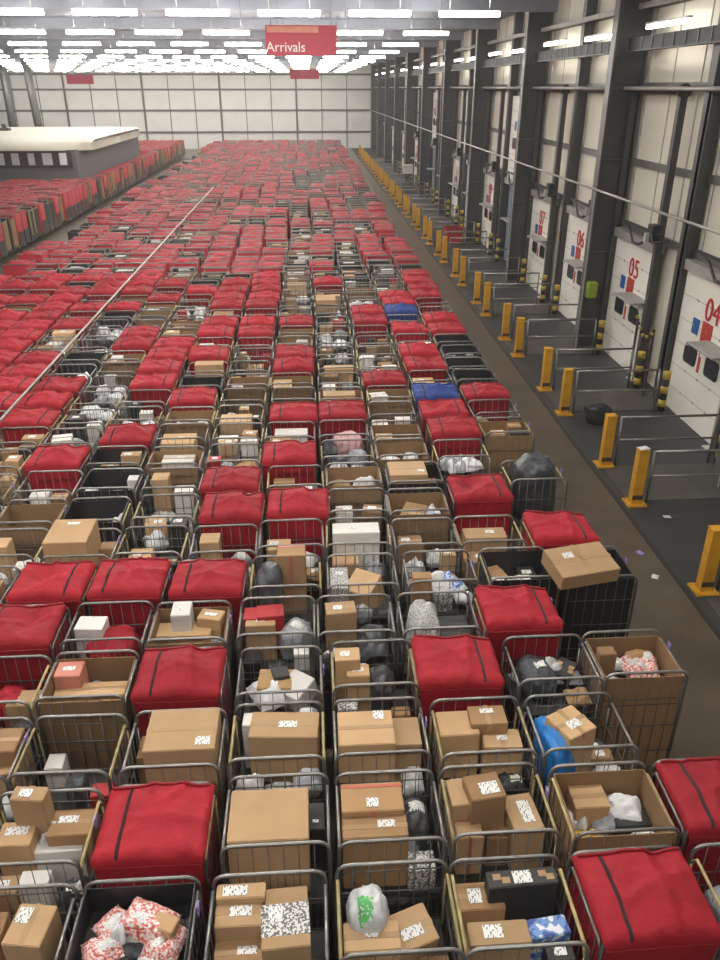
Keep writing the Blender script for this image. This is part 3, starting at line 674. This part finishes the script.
def low_bag(B, x, y, zb, w, d, h, mi, rz):
    vs = []; n = 5
    R = Matrix.Rotation(rz, 3, 'Z')
    for j in range(n):
        for i in range(n):
            a = -1 + 2 * i / (n - 1); e = -1 + 2 * j / (n - 1)
            z = zb + .02 + h * (1 - a * a) * (1 - e * e) * random.uniform(.7, 1.1) + (h * .2 * random.random() if abs(a) == 1 or abs(e) == 1 else 0)
            p = R @ Vector((a * w / 2, e * d / 2, 0)); vs.append((x + p.x, y + p.y, z))
    B.add(vs, [(j * n + i, j * n + i + 1, (j + 1) * n + i + 1, (j + 1) * n + i) for j in range(n - 1) for i in range(n - 1)], mi, True)
for i, o in enumerate(BAGS):
    if i >= 300:
        low_bag(restbag, o['x'], o['y'], o['zb'], o['w'], o['d'], o['h'] * .7, BSTY.index(o['style']), o['rz']); continue
    r, c = o['key']; cg = cages[r, c]
    nm = 'plastic_sack' if o['sack'] else 'mailing_bag'
    me = bag_mesh(o['style'], o['seed'], o['sack'])
    root = ob(nm, me, None, (o['x'], o['y'], o['zb']), (0, 0, o['rz'])); root.scale = (o['w'], o['d'], o['h'])
    base = o['word'] or (BAGWORD[o['style']] if not o['sack'] else BAGWORD[o['style']].replace('mailing bag', 'sack').replace('postal bag', 'sack').replace('plastic bag', 'plastic sack'))
    tag(root, uniq(base, f"at {posword(o['x'] - cg['x'], o['y'] - cg['y'])} of {cdesc(r, c)}"), 'sack' if o['sack'] else 'bag', 'bags in the roll cages')
    if o['lab'] or (o['word'] and 'emblem' in o['word']):
        # top of the bag near its middle
        best = max(me.vertices, key=lambda v: v.co.z - 1.5 * (v.co.x ** 2 + v.co.y ** 2))
        nrm = best.normal
        gl = bpy.data.meshes.new('p')
        em = o['word'] and 'emblem' in o['word']
        # patch of the bag's own skin, lifted slightly
        bm = bmesh.new(); bm.from_mesh(me)
        cx0, cy0 = (best.co.x, best.co.y) if not em else (best.co.x, best.co.y - .16)
        sx, sy = (.06 / o['w'], .045 / o['d']) if not em else (.15, .17)
        dele = [f for f in bm.faces if f.calc_center_median().z < .35 or abs(f.calc_center_median().x - cx0) > sx or abs(f.calc_center_median().y - cy0) > sy or f.normal.z < (.05 if not em else -.2)]
        bmesh.ops.delete(bm, geom=dele, context='FACES')
        if len(bm.faces):
            for v in bm.verts: v.co += v.normal * .012
            pm = bpy.data.meshes.new('printed_emblem' if em else 'address_label'); bm.to_mesh(pm); pm.materials.clear(); pm.materials.append(M['green'] if em else M['label'])
            ob('printed_emblem' if em else 'address_label', pm, root)
        bm.free()

# ---------------------------------------------------------------- far cages (beyond about 300 in view): one mass
stuff = MB(); FM = ['red', 'deck', 'steel', 'liner', 'yellow_rail', 'red_dark', 'black']
def far_cage(x, y, t, rz=0.0, yel=False):
    def P(px, py): return (x + px, y + py)
    for s in (-1, 1):
        yy = y + s * .35
        stuff.box(x, yy, 1.675, .84, .03, .03, 2)
        for q in (-1, 1): stuff.box(x + q * .39, yy, .9, .03, .03, 1.5, 4 if yel else 2)
    for q in (-1, 1): stuff.box(x + q * .395, y, 1.56, .022, .66, .025, 4 if (int(x * 13 + y * 7) % 2) else 2)
    if t == 'R':
        n = 6; vs = []; sd = random.random() * 50; sg = random.choice([-1, 1])
        for j in range(n):
            for i in range(n):
                a = -1 + 2 * i / (n - 1); e = -1 + 2 * j / (n - 1)
                z = 1.66 + .07 * (1 - a * a) * (1 - e * e) + .05 * noise.noise(Vector((a * 1.7, e * 1.7, sd)))
                vs.append((x + a * .41, y + e * .36 - .03, z))
        fs = [(j * n + i, j * n + i + 1, (j + 1) * n + i + 1, (j + 1) * n + i) for j in range(n - 1) for i in range(n - 1)]
        ring = [i for i in range(n)] + [j * n + n - 1 for j in range(1, n)] + [(n - 1) * n + i for i in range(n - 2, -1, -1)] + [j * n for j in range(n - 2, 0, -1)]
        o = len(vs); vs += [(vs[k][0] * 1, vs[k][1], .3) for k in ring]
        L = len(ring)
        fs += [(ring[k], o + k, o + (k + 1) % L, ring[(k + 1) % L]) for k in range(L)]
        stuff.add(vs, fs, 0, True)
        stuff.box(x - sg * .22, y - .03, 1.715, .02, .62, .03, 5)
    else:
        stuff.box(x, y, .60, .76, .66, .8, 1)
        mi = 3 if t == 'C' else 1
        for s in (-1, 1): stuff.box(x + s * .38, y, 1.25, .012, .64, .6, mi); stuff.box(x, y + s * .33, 1.25, .76, .012, .6, mi)
        k = random.random()
        if k < .8:
            for q in range(random.choice([2, 3, 4])):
                m = random.choices(range(6), [40, 18, 26, 7, 6, 3])[0]
                restbox.box(x + random.uniform(-.2, .2), y + random.uniform(-.18, .18), 1.0 + .0 + random.uniform(.15, .30), random.uniform(.25, .45), random.uniform(.2, .4), random.uniform(.4, .62), m, random.uniform(-.2, .2))
        if k > .25:
            for q in range(random.choice([2, 2, 3])):
                m = random.choices(range(6), [50, 22, 12, 8, 4, 4])[0]
                low_bag(restbag, x + random.uniform(-.2, .2), y + random.uniform(-.2, .2), 1.15, random.uniform(.25, .4), random.uniform(.2, .35), random.uniform(.15, .35), m, random.uniform(-1, 1))
ny = 0
for r in range(25, 104):
    Y = 3.30 + PITCH * r + .36
    sh = random.uniform(-.06, .06)
    for c in range(0, 15):
        x = 3.78 - .923 * (c + 1) + .43 + sh + random.uniform(-.05, .05) + .10 * math.sin(r * .31 + c)
        if c == 0 and random.random() < .12: continue
        if c == 14 and random.random() < .5: continue
        pr = .50 if c > 5 else (.42 if c < 2 else .32)
        if r > 50: pr += .08
        t = 'R' if random.random() < pr else random.choice('BBBBC')
        far_cage(x, Y + random.uniform(-.09, .09), t)
        ny += 1
for r in range(0, 25):
    for c in range(len(MAP[r]), min(len(MAP[r]) + 2, 15)):
        x, Y = cage_xy(r, c)
        if proj((x + .46, Y + .4, 1.8))[0] < -6: far_cage(x, Y, random.choice('RRBB'))
# left block beyond the side aisle
for r in range(30, 104):
    Y = 3.30 + PITCH * r + .36
    for c in range(0, 14):
        x = -13.9 - .92 * c + random.uniform(-.04, .04)
        if 55 < Y < 79.5 and x < -14.3: continue
        if Y >= 79.5 and c > 5: continue
        u, v, z = proj((x, Y, 1.7))
        if u < -40: continue
        tt = 'R' if random.random() < (.55 if c == 0 else .82) else 'B'
        far_cage(x, Y, tt, 0, yel=random.random() < .3)
        if c == 0:
            q = random.random()
            if tt == 'B': stuff.box(x + .42, Y, .95, .02, .60, 1.2, 6 if q < .6 else 3)
            else: stuff.box(x + .425, Y, .55, .02, .66, .65, 6)
            if q < .28:
                for e in (-.28, .28): stuff.box(x + .44, Y + e, 1.05, .03, .12, 1.15, 4)
so = ob('roll_cages', stuff.mesh('roll_cages', [M[k] for k in FM]))
tag(so, 'dense mass of distant roll cages, mostly red-covered, filling the far hall', 'roll cages', kind='stuff')
so = ob('cardboard_boxes', restbox.mesh('cardboard_boxes', [M[k] for k in RESTMATS])); tag(so, 'scattered cardboard boxes in the distant roll cages', 'boxes', kind='stuff')
so = ob('mailing_bags', restbag.mesh('mailing_bags', [M[k] for k in BSTY])); tag(so, 'scattered mailing bags heaped in the distant roll cages', 'bags', kind='stuff')
print('CAGES', len(cages), 'boxes', len(BOXES), 'bags', len(BAGS), 'far', ny)

# two cages parked on the dock apron
t = empty('plastic_crate', (7.15, 40.2, 0), .1); tag(t, 'red plastic crate standing alone on the dark apron by the dock wall', 'crate')
b = MB(); b.box(0, 0, .03, .8, .6, .06)
for q in (-1, 1): b.box(q * .385, 0, .36, .03, .6, .66); b.box(0, q * .285, .36, .74, .03, .66)
ob('crate_body', b.mesh('crate_body', M['redbox']), t)
b = MB()
for q in (-1, 1): b.box(q * .40, 0, .70, .05, .66, .05); b.box(0, q * .305, .70, .75, .05, .05)
ob('rim', b.mesh('rim', M['red_dark']), t)
make_cage('white-filled roll cage parked alone far along the dark apron', 'B', 7.4, 62, 1.2, 0, False, 4, group='roll cages on the apron')
wb = quickbox('cardboard_box', .72, .62, .6, M['white'], None, (7.4, 62, 1.502)); tag(wb, 'big white carton in the lone cage far along the apron', 'box')

# ---------------------------------------------------------------- setting
YB, XR, XL, ZC = 108.0, 8.75, -60.0, 9.6
def struct(name, b, mats):
    o = ob(name, b.mesh(name, mats)); o['kind'] = 'structure'; return o
KX = 5.62
b = MB(); b.box((XL + KX) / 2, 50, -.1, KX - XL, 120, .2); struct('floor', b, M['floor'])
b = MB(); b.box((KX + 12) / 2, 50, -.1, 12 - KX, 120, .2); o = struct('floor_apron', b, M['apron']); o['label'] = 'dark asphalt apron along the loading docks'
b = MB(); b.box(KX, 50, .004, .07, 120, .012); struct('trim_1', b, M['kerb'])['label'] = 'dark kerb line between aisle and apron'
b = MB(); b.box((XL + 12) / 2, 50, ZC + .1, 12 - XL, 124, .2)
for k in range(12): b.box((XL + 12) / 2, 4 + 9 * k, ZC - .18, 12 - XL, .16, .36)
struct('ceiling', b, M['roof'])
b = MB(); b.box((XL + 12) / 2, YB + .15, ZC / 2, 12 - XL, .3, ZC, 0)
for z in (1.9, 4.35, 6.65, 8.3): b.box((XL + 12) / 2, YB - .06, z, 12 - XL, .12, .22, 1)
for k in range(22): b.box(8.2 - 3.1 * k, YB - .05, ZC / 2, .09 if k % 3 else .22, .10 if k % 3 else .3, ZC, 1)
struct('wall_back', b, [M['backclad'], M['girt']])
b = MB(); b.box(XL - .15, 50, ZC / 2, .3, 120, ZC); struct('wall_left', b, M['backclad'])
DP, DW, DH = 4.5, 2.75, 3.25
doorsY = [16.2 + DP * k for k in range(-2, 21)]
b = MB()
b.box(XR + .15, 50, ZC / 2, .3, 120, ZC, 0)
for z in (3.55, 5.15, 6.95, 8.75): b.box(XR - .04, 50, z, .10, 118, .16, 1)
for k in range(80): b.box(XR - .008, -8 + 1.5 * k, 6.5, .02, .035, 6.2, 2)
struct('wall_right', b, [M['cream'], M['girt'], M['doorline']])
# raking braces by the rear wall at the left
for (u0, v0, u1, v1), lb in (((29, 80, 40, 133), 'right-hand grey raking steel column by rear wall at left'), ((5, 80, 14, 133), 'leftmost grey raking steel column by rear wall')):
    def aty(u, v, Y):
        d = (u - 360) * RT + (480 - v) * UP + F * FW; t = Y / d[1]; return Vector((d[0] * t, Y, H + d[2] * t))
    p, q = aty(u0, v0, 80), aty(u1, v1, 80); dr = (q - p) / (p.z - q.z)
    top = p - dr * (ZC - p.z); bot = p + dr * p.z
    bb = MB(); bb.tube([bot, top], .36, 4); o = ob('steel_column', bb.mesh('steel_column', M['colface'])); tag(o, lb, 'column', kind='structure')

# main columns
colY = [22.3 + 9 * k for k in range(-2, 10)]
for i, y in enumerate(colY):
    b = MB(); x0, x1 = 7.82, 8.66
    b.box((x0 + x1) / 2, y, ZC / 2, x1 - x0, .05, ZC, 0)
    for x in (x0, x1): b.box(x, y, ZC / 2, .04, .34, ZC, 1)
    for z in (.02, 2.8, 5.2, 6.9): b.box((x0 + x1) / 2, y, z, x1 - x0, .30, .025, 1)
    o = ob('steel_column', b.mesh('steel_column', [M['column'], M['colface']]))
    tag(o, f'tall grey steel I-column on the dock wall, {NTH[i]} from the camera', 'column', 'dock wall columns', 'structure')
    p = quickbox('pipe_drop', .03, .03, 4.4, M['pipe'], None, (x0 - .06, y - .2, 2.2))
    tag(p, f'thin pale vertical pipe on dock column {NTH[i]} from the camera', 'pipe', 'vertical pipes on the columns')
b = MB(); b.tube([(7.76, -5, 4.45), (7.76, 107, 4.45)], .032, 6); tag(ob('conduit_pipe', b.mesh('conduit_pipe', M['pipe'])), 'long pale conduit pipe running across all the dock columns', 'pipe')
# secondary wall posts and upper wall clutter
for i, y in enumerate([17.8 + 9 * k for k in range(-1, 10)]):
    b = MB(); b.box(8.55, y, ZC / 2, .3, .3, ZC)
    tag(ob('wall_post', b.mesh('wall_post', M['column'])), f'narrow dark steel wall post between dock doors, {NTH[i]} from the camera', 'post', 'narrow wall posts', 'structure')
wl = 0
for i in range(len(colY) - 1):
    ya, yb = colY[i] + .25, colY[i + 1] - .25; ym = (ya + yb) / 2; L = yb - ya
    t = empty('cable_tray', (8.3, ym, 7.75)); tag(t, f'black ladder cable tray high on the wall, {NTH[i]} bay from the camera', 'cable tray', 'cable trays along the dock wall')
    b = MB(); b.box(0, 0, 0, .34, L, .04); b.box(-.17, 0, .12, .03, L, .30); ob('tray_body', b.mesh('tray_body', M['cable']), t)
    b = MB()
    for k in range(14): b.box(-.19, -L / 2 + L * (k + .5) / 14, .12, .02, .05, .30)
    b.box(-.19, 0, -.02, .02, L, .03); ob('tray_rungs', b.mesh('tray_rungs', M['column']), t)
    b = MB(); b.box(0, 0, .95, .10, L, .12)
    b.tube([(-.12, -L / 2, -.85), (-.12, L / 2, -.85)], .05, 6); ob('support_rail', b.mesh('support_rail', M['traygrey']), t)
    for (z, x, ll, off, nm) in ((8.15, 8.2, 2.3, -2.2, 'lower'), (8.2, 8.2, 2.3, 2.2, 'upper')):
        w = empty('wall_light', (x, ym + off, z)); tag(w, f'{"nearer" if off < 0 else "farther"} white tube light above cable tray, {NTH[i]} wall bay from camera', 'light', 'wall tube lights')
        quickbox('housing', .12, ll, .05, M['lampwhite'], w, (0, 0, .07)); quickbox('tube', .09, ll - .05, .07, M['walltube'], w)

# dock doors
FN = {}
for i, y in enumerate(doorsY):
    num = 2 + i
    if num < 3: continue
    raised = num in (8, 13)
    x = XR - .17
    r = empty(f'door_{num}', (x, y, 0)); r['kind'] = 'structure'
    r['label'] = f'white sectional dock door numbered {num:02d}' + (' raised open' if raised else ''); r['category'] = 'door'
    zo = 3.35 if raised else 0
    b = MB(); b.box(0, 0, DH / 2, .07, DW, DH, 0)
    for k in range(1, 6): b.box(-.037, 0, DH * k / 6, .006, DW, .012, 1)
    for k in range(1, 6):
        for yy in (-.62, 0, .62): b.box(-.045, yy, DH * k / 6 - .0, .015, .04, .05, 1)
    ob('door_panel', b.mesh('door_panel', [M['door'], M['doorline']]), r, (0, 0, zo))
    for s in (-1, 1):
        w = empty('window', (0, 0, 0)); w.parent = r; w.location = (-.045, .52 * s, 1.50 + zo)
        def rr_mesh(wy, hz, th, m, nm):
            b = MB(); pts = []; rad = .09
            for cx_, cz_, a0 in ((wy - rad, hz - rad, 0), (-wy + rad, hz - rad, PI / 2), (-wy + rad, -hz + rad, PI), (wy - rad, -hz + rad, 1.5 * PI)):
                for k in range(5): a = a0 + k * PI / 8; pts.append((cx_ + rad * math.cos(a), cz_ + rad * math.sin(a)))
            n = len(pts); vs = [(-th, p, q) for p, q in pts] + [(th, p, q) for p, q in pts]
            fs = [tuple(reversed(range(n))), tuple(range(n, 2 * n))] + [(k, (k + 1) % n, n + (k + 1) % n, n + k) for k in range(n)]
            b.add(vs, fs); return b.mesh(nm, m)
        if 'seal' not in FN: FN['seal'] = rr_mesh(.30, .21, .012, M['seal'], 'window_seal'); FN['pane'] = rr_mesh(.26, .165, .016, M['glass'], 'pane')
        ob('window_seal', FN['seal'], w); ob('pane', FN['pane'], w)
    quickbox('header', .22, DW + .2, .22, M['traygrey'], r, (-.02, 0, DH + .11))
    for s in (-1, 1):
        b = MB(); b.box(-.10, s * (DW / 2 + .12), 3.45, .16, .17, 6.9); ob('guide_rail', b.mesh('guide_rail', M['column']), r)
    b = MB(); b.tube([(-.1, -DW / 2 - .2, 6.85), (-.1, DW / 2 + .2, 6.85)], .07, 8); b.tube([(-.1, -DW / 2 - .2, 6.85), (-.1, -DW / 2 - .1, 6.85)], .16, 10); ob('spring_shaft', b.mesh('spring_shaft', M['column']), r)
    if y < 75:
        tm = text_mesh(f'{num:02d}', .69, M['numred'])
        ob('door_number', tm, r, (-.05, -.12, 2.62 + zo), (PI / 2, 0, -PI / 2))
        s1 = quickbox('blue_sign', .012, .30, .34, M['signblue'], r, (-.045, .52, 2.16 + zo)); s2 = quickbox('red_sign', .012, .46, .50, M['signred'], r, (-.045, -.02, 2.12 + zo))
        quickbox('white_notice', .012, .36, .22, M['signwhite'], r, (-.05, -.12, 1.72 + zo))
        quickbox('red_strip', .012, .10, .62, M['signred'], r, (-.046, .06, 1.55 + zo))
    if raised:
        quickbox('dock_curtain', .03, DW - .05, DH - .05, M['trailer'], r, (.12, 0, DH / 2)).name = 'dock_curtain'
    # dock gear cluster above the door: junction box, cables
    if y < 70:
        g = empty('control_box', (8.34, y - DW / 2 - .05, 3.75)); tag(g, f'dark control box with drooping cables above the right jamb of door {num:02d}', 'control box', 'control boxes above the doors')
        quickbox('enclosure', .2, .34, .42, M['cable'], g, bevel=.02)
        b = MB(); b.tube([(-.05, 0, -.1), (-.15, .4, -.32), (-.12, .9, -.35), (-.05, 1.4, -.08), (0, 1.9, -.02)], .035, 6); b.tube([(-.1, -.1, .05), (-.2, -.5, -.14), (-.1, -1.1, .0)], .03, 6); b.box(0, .8, .02, .07, 2.6, .05)
        ob('cable', b.mesh('cable', M['cable']), g)
        quickbox('signal_lamp', .1, .1, .22, M['lampwhite'], g, (-.16, 0, -.1))
        l = empty('dock_light', (8.34, y - DW / 2 + .15, 0)); tag(l, f'grey flat tray-headed lamp stand beside dock door {num:02d}', 'lamp', 'lamp stands at the dock doors')
        quickbox('head_tray', .62, 1.15, .05, M['traygrey'], l, (0, .38, 2.02), bevel=.012)
        quickbox('tray_rim', .66, .05, .08, M['lampwhite'], l, (0, .98, 2.01)); quickbox('pole', .09, .07, 2.0, M['lampwhite'], l, (.12, -.12, 1.0)); quickbox('foot', .3, .3, .03, M['lampwhite'], l, (.12, -.12, .015))

# yellow posts with side rails and hazard bollards
pid = 0
def hazard(x, y, lb):
    t = empty('hazard_bollard', (x, y, 0)); tag(t, lb, 'bollard', 'hazard bollards by the dock wall')
    b = MB(); b.tube([(0, 0, 0), (0, 0, .95)], .085, 12, 0); ob('core', b.mesh('core', M['rubber']), t)
    for z in (.12, .45, .80):
        b = MB(); b.tube([(0, 0, z), (0, 0, z + .17)], .092, 12, 0); ob('hazard_band', b.mesh('hazard_band', M['yellow']), t)
POSTB = {}
for k in range(-1, 19):
    yc = 13.4 + 4.5 * k
    for side, dy in ((0, -.83), (1, .83)):
        y = yc + dy; x = 5.90; pid += 1
        if y < 9: continue
        lbn = f'{NTH[pid - 3]}' if pid - 3 < len(NTH) else 'far'
        t = empty('guard_post', (x, y, 0))
        tag(t, f'square yellow guard post on the apron kerb, {lbn} from the camera end' if pid - 3 < len(NTH) else f'square yellow guard post on apron kerb, {NTH[39 - pid] if 39 - pid < len(NTH) else pid} from the far wall', 'post', 'yellow guard posts along the aisle')
        if not POSTB:
            b = MB(); b.box(0, 0, .56, .19, .17, 1.06); POSTB['body'] = b.mesh('post_body', M['post'])
            b = MB(); b.box(0, 0, .015, .36, .34, .03)
            for a in (-1, 1):
                for e in (-1, 1): b.tube([(a * .14, e * .13, .03), (a * .14, e * .13, .055)], .018, 6)
            POSTB['base'] = b.mesh('base_plate', M['post'])
            b = MB(); b.box(0, 0, 1.096, .20, .18, .014); POSTB['cap'] = b.mesh('cap', M['post'])
            b = MB(); b.box(0.003, -.002, .16, .192, .172, .09); b.box(.098, 0, .56, .006, .172, 1.05); POSTB['postdark'] = b.mesh('dark_facing', M['postdark'])  # dark low band round the post and one dark full-height side
        ob('post_body', POSTB['body'], t); ob('base_plate', POSTB['base'], t); ob('cap', POSTB['cap'], t); ob('dark_facing', POSTB['postdark'], t)
        if y > 80: continue
        rl = empty('guard_rail', (x, y, 0)); tag(rl, f'grey tubular guard rail running to the wall from the yellow post, {lbn} from the camera', 'rail', 'guard rails between the docks')
        b = MB(); b.tube([(.22, 0, 1.04), (2.18, 0, 1.04)], .026, 7); ob('top_rail', b.mesh('top_rail', M['steel']), rl)
        b = MB(); b.tube([(.22, 0, .55), (2.18, 0, .55)], .020, 6); ob('mid_rail', b.mesh('mid_rail', M['steel']), rl)
        for xx in (.22, 2.18):
            b = MB(); b.tube([(xx, 0, 0), (xx, 0, 1.04)], .026, 7); ob('upright', b.mesh('upright', M['steel']), rl)
        hazard(8.28, y - .05 if side else y + .05, f'black and yellow hazard bollard at the wall end of the {lbn} guard rail')
    b = MB(); b.box(7.2, yc, .006, 2.75, 1.5, .012); o = struct('floor_slab', b, M['slab']); o['label'] = 'paler concrete strip between two guard rails'
# small things on the apron and wall
cb = quickbox('bracket_box', .30, .32, .46, M['hivis'], None, (8.0, 22.11, 1.75), bevel=.04); tag(cb, 'lime green plastic box fixed to the grey column left of door 05', 'box')
t = empty('caution_chain', (8.2, 18.6, 0)); tag(t, 'yellow and black plastic chain hanging between doors 04 and 05', 'chain')
b = MB()
for k in range(9):
    a = k / 8; b.box(0, -.5 + a, 1.35 + .25 * (2 * a - 1) ** 2 + .15 * a, .05, .10, .06, k % 2)
ob('links', b.mesh('links', [M['yellow'], M['rubber']]), t); 
for yy in (-.5, .5): quickbox('hook_post', .05, .05, 1.7, M['column'], t, (.03, yy, .85))
sm = ob('plastic_sack', sack_mesh(3, M['black']), None, (6.55, 16.55, .002)); sm.scale = (.62, .55, .42); tag(sm, 'black rubbish sack lying on the apron between yellow posts', 'sack')
lit = [(667, 517, 'white paper scrap on the dark apron beside the second yellow post'), (655, 577, 'white paper scrap on the aisle floor near the kerb'), (640, 553, 'lavender tag lying on the aisle floor'), (652, 640, 'tiny white scrap on the aisle floor')]
for k, (u, v, lb) in enumerate(lit[:3]):
    x, y = atz(u, v, 0); b = MB()
    low_bag(b, x, y, -.015, .13, .10, .025, 0, k); o = ob('paper_scrap', b.mesh('paper_scrap', M['purple'] if k == 2 else M['litter'])); tag(o, lb, 'litter')
x, y = atz(593, 407, 1.1)
b = MB(); low_bag(b, 5.9, 12.57, 1.10, .2, .15, .03, 0, .3); o = ob('paper_scrap', b.mesh('paper_scrap', M['poly_white'])); tag(o, 'crumpled white paper resting on top of a yellow post', 'litter')

# hanging pipe over the cages at the left
(xa, ya), (xb, yb) = atz(0, 414, 1.84), atz(183, 223, 1.84)
xm = (xa + xb) / 2
b = MB(); b.tube([(xm, -3, 1.84), (xm, 48, 1.84)], .026, 6)
gp = ob('guide_pipe', b.mesh('guide_pipe', M['pipe'])); tag(gp, 'long thin pale pipe running just above the cages at the left', 'pipe')
b = MB()
for k in range(6): b.tube([(0, 0, 0), (0, 0, 1.95)], .001, 3)

# cream-roofed cabin at the left
cbn = empty('conveyor_cabin', (-30, 65.5, 0)); tag(cbn, 'long low cream-roofed sorting cabin with white window panels at left', 'cabin')
X0, X1, Y0, Y1 = -15.5, 15.55, -9.5, 13.0
b = MB(); pts = []
prof = [(0, 3.25), (.0, 3.45), (.35, 3.68), (1.2, 3.80), (3.5, 3.88), (9.0, 3.90)]
prof2 = prof + [(22.5 - a, z) for a, z in reversed(prof[:-1])]
n = len(prof2); vs = []
rad = 3.0
secs = []
for k in range(9):
    a = k / 8 * PI / 2; secs.append((X1 - rad + rad * math.sin(a), rad * (1 - math.cos(a))))
secs = [(X0, 0)] + secs
for sx, inset in secs:
    for a, z in prof2:
        yy = Y0 + a
        yy = max(Y0 + inset, min(Y1 - inset, yy)); vs.append((sx, yy, z - .05 * inset))
fs = [(i * n + k, (i + 1) * n + k, (i + 1) * n + k + 1, i * n + k + 1) for i in range(len(secs) - 1) for k in range(n - 1)]
fs.append(tuple((len(secs) - 1) * n + k for k in range(n)))
b.add(vs, fs, 0, True); ob('roof', b.mesh('roof', M['cabin']), cbn)
b = MB(); b.box((X0 + X1) / 2 - .3, 1.75, 1.625, X1 - X0 - .6, Y1 - Y0 - 1.2, 3.25, 0); ob('wall', b.mesh('wall', M['cabinwall']), cbn)
b = MB(); b.box((X0 + X1) / 2 - .5, Y0 + .55, 2.7, X1 - X0 - .8, .1, 1.05); ob('dark_band', b.mesh('dark_band', M['cabinband']), cbn)
for k in range(26):
    quickbox('window', (.46, .60, .40)[k % 3], .06, .72, M['cabinwin'], cbn, (X1 - 1.45 - k * 1.02, Y0 + .47, 2.72))
b = MB(); b.box(0, 0, 0, 1.0, .6, .25); b.box(.1, 0, .25, .3, .3, .3); ob('roof_vent', b.mesh('roof_vent', M['girt']), cbn, (6.5, 3, 3.98))

# hanging signs
def banner(lb, u0, v0, u1, v1, Y, txt):
    def aty(u, v):
        d = (u - 360) * RT + (480 - v) * UP + F * FW; t = Y / d[1]; return d[0] * t, H + d[2] * t
    xa, za = aty(u0, v0); xb, zb = aty(u1, v1)
    t = empty('hanging_sign', ((xa + xb) / 2, Y, zb)); tag(t, lb, 'sign', 'hanging signs')
    w, h = xb - xa, za - zb
    quickbox('board', w, .06, h, M['banner'], t, (0, 0, h / 2))
    if txt:
        ob('lettering', text_mesh(txt, .36, M['signwhite']), t, (-w * .22, -.036, h * .28), (PI / 2, 0, 0))
        quickbox('top_strip', w * .72, .02, h * .2, M['pinkbox'], t, (-w * .12, -.03, h * .86))
    for s in (-1, 1):
        b = MB(); b.tube([(s * w * .42, 0, h), (s * w * .42, 0, ZC - zb - .3)], .01, 4); ob('hanger', b.mesh('hanger', M['steel']), t)
banner('large red hanging sign reading Arrivals', 265, 25, 337, 56, 26, 'Arrivals')
banner('small red hanging sign beyond the large red sign', 290, 69, 319, 79, 62, None)
banner('small red hanging sign above the cream-roofed cabin', 66, 75, 94, 84, 62, None)

# ---------------------------------------------------------------- ceiling lights
LZ = H + 1.62
b = MB(); b.box(0, 0, .05, 1.56, .10, .06, 0); HOUS = b.mesh('housing', M['lampwhite'])
b = MB(); b.box(0, 0, -.01, 1.50, .24, .07, 0); DIFF = b.mesh('diffuser', M['tube'])
b = MB()
for s in (-1, 1): b.tube([(s * .5, 0, .08), (s * .5, 0, ZC - LZ)], .008, 4)
HANG = b.mesh('hanger', M['steel'])
_, y1 = 0, 0
d_ = (405 - 360) * RT + (480 - 14) * UP + F * FW; t_ = 1.62 / d_[2]; x1, y1 = d_[0] * t_, d_[1] * t_
d_ = (380 - 360) * RT + (480 - 14) * UP + F * FW; t_ = 1.62 / d_[2]; x1, y1 = d_[0] * t_, d_[1] * t_
STEP = 7.9
rows = [y1 + STEP * k for k in range(-3, 12)]
nl = 0
for i, y in enumerate(rows):
    if y > YB - 1: continue
    for j in range(0, 20):
        x = x1 + 2.24 * (1 - j)
        u, v, z = proj((x, y, LZ)) if y > 3 else (0, 0, 0)
        vis = y > 15 and -20 < u < 740 and v > -8
        if not vis and (y > y1 or x < -14): continue
        t = empty('ceiling_light', (x, y, LZ))
        rw = i - 3
        tag(t, (f'white tube light under roof, {NTH[rw]} visible row from camera, {NTH[j]} from right' if rw >= 0 else f'white tube light overhead nearer than the visible rows, row {NTH[i]}, {NTH[j]} from right'), 'ceiling light', 'ceiling tube lights')
        ob('housing', HOUS, t); ob('diffuser', DIFF, t); ob('hanger', HANG, t)
        nl += 1
print('LIGHTS', nl)

# ---------------------------------------------------------------- world / view
w = bpy.data.worlds.new('world'); S.world = w; w.use_nodes = True
bg = w.node_tree.nodes['Background']; bg.inputs['Color'].default_value = (1.0, .96, .90, 1); bg.inputs['Strength'].default_value = .18
vs_ = S.view_settings
vs_.view_transform = 'Standard'; vs_.look = 'None'; vs_.gamma = 1; vs_.use_curve_mapping = False
vs_.exposure = 1.08
try:
    S.cycles.use_denoising = True
    S.cycles.max_bounces = 5; S.cycles.diffuse_bounces = 3
except Exception as e: print(e)
# thin scatter added to imitate lens glare veiling the far end
vn = w.node_tree.nodes.new('ShaderNodeVolumeScatter'); vn.inputs['Density'].default_value = .0014; vn.inputs['Anisotropy'].default_value = .3
w.node_tree.links.new(vn.outputs[0], w.node_tree.nodes['World Output'].inputs['Volume'])
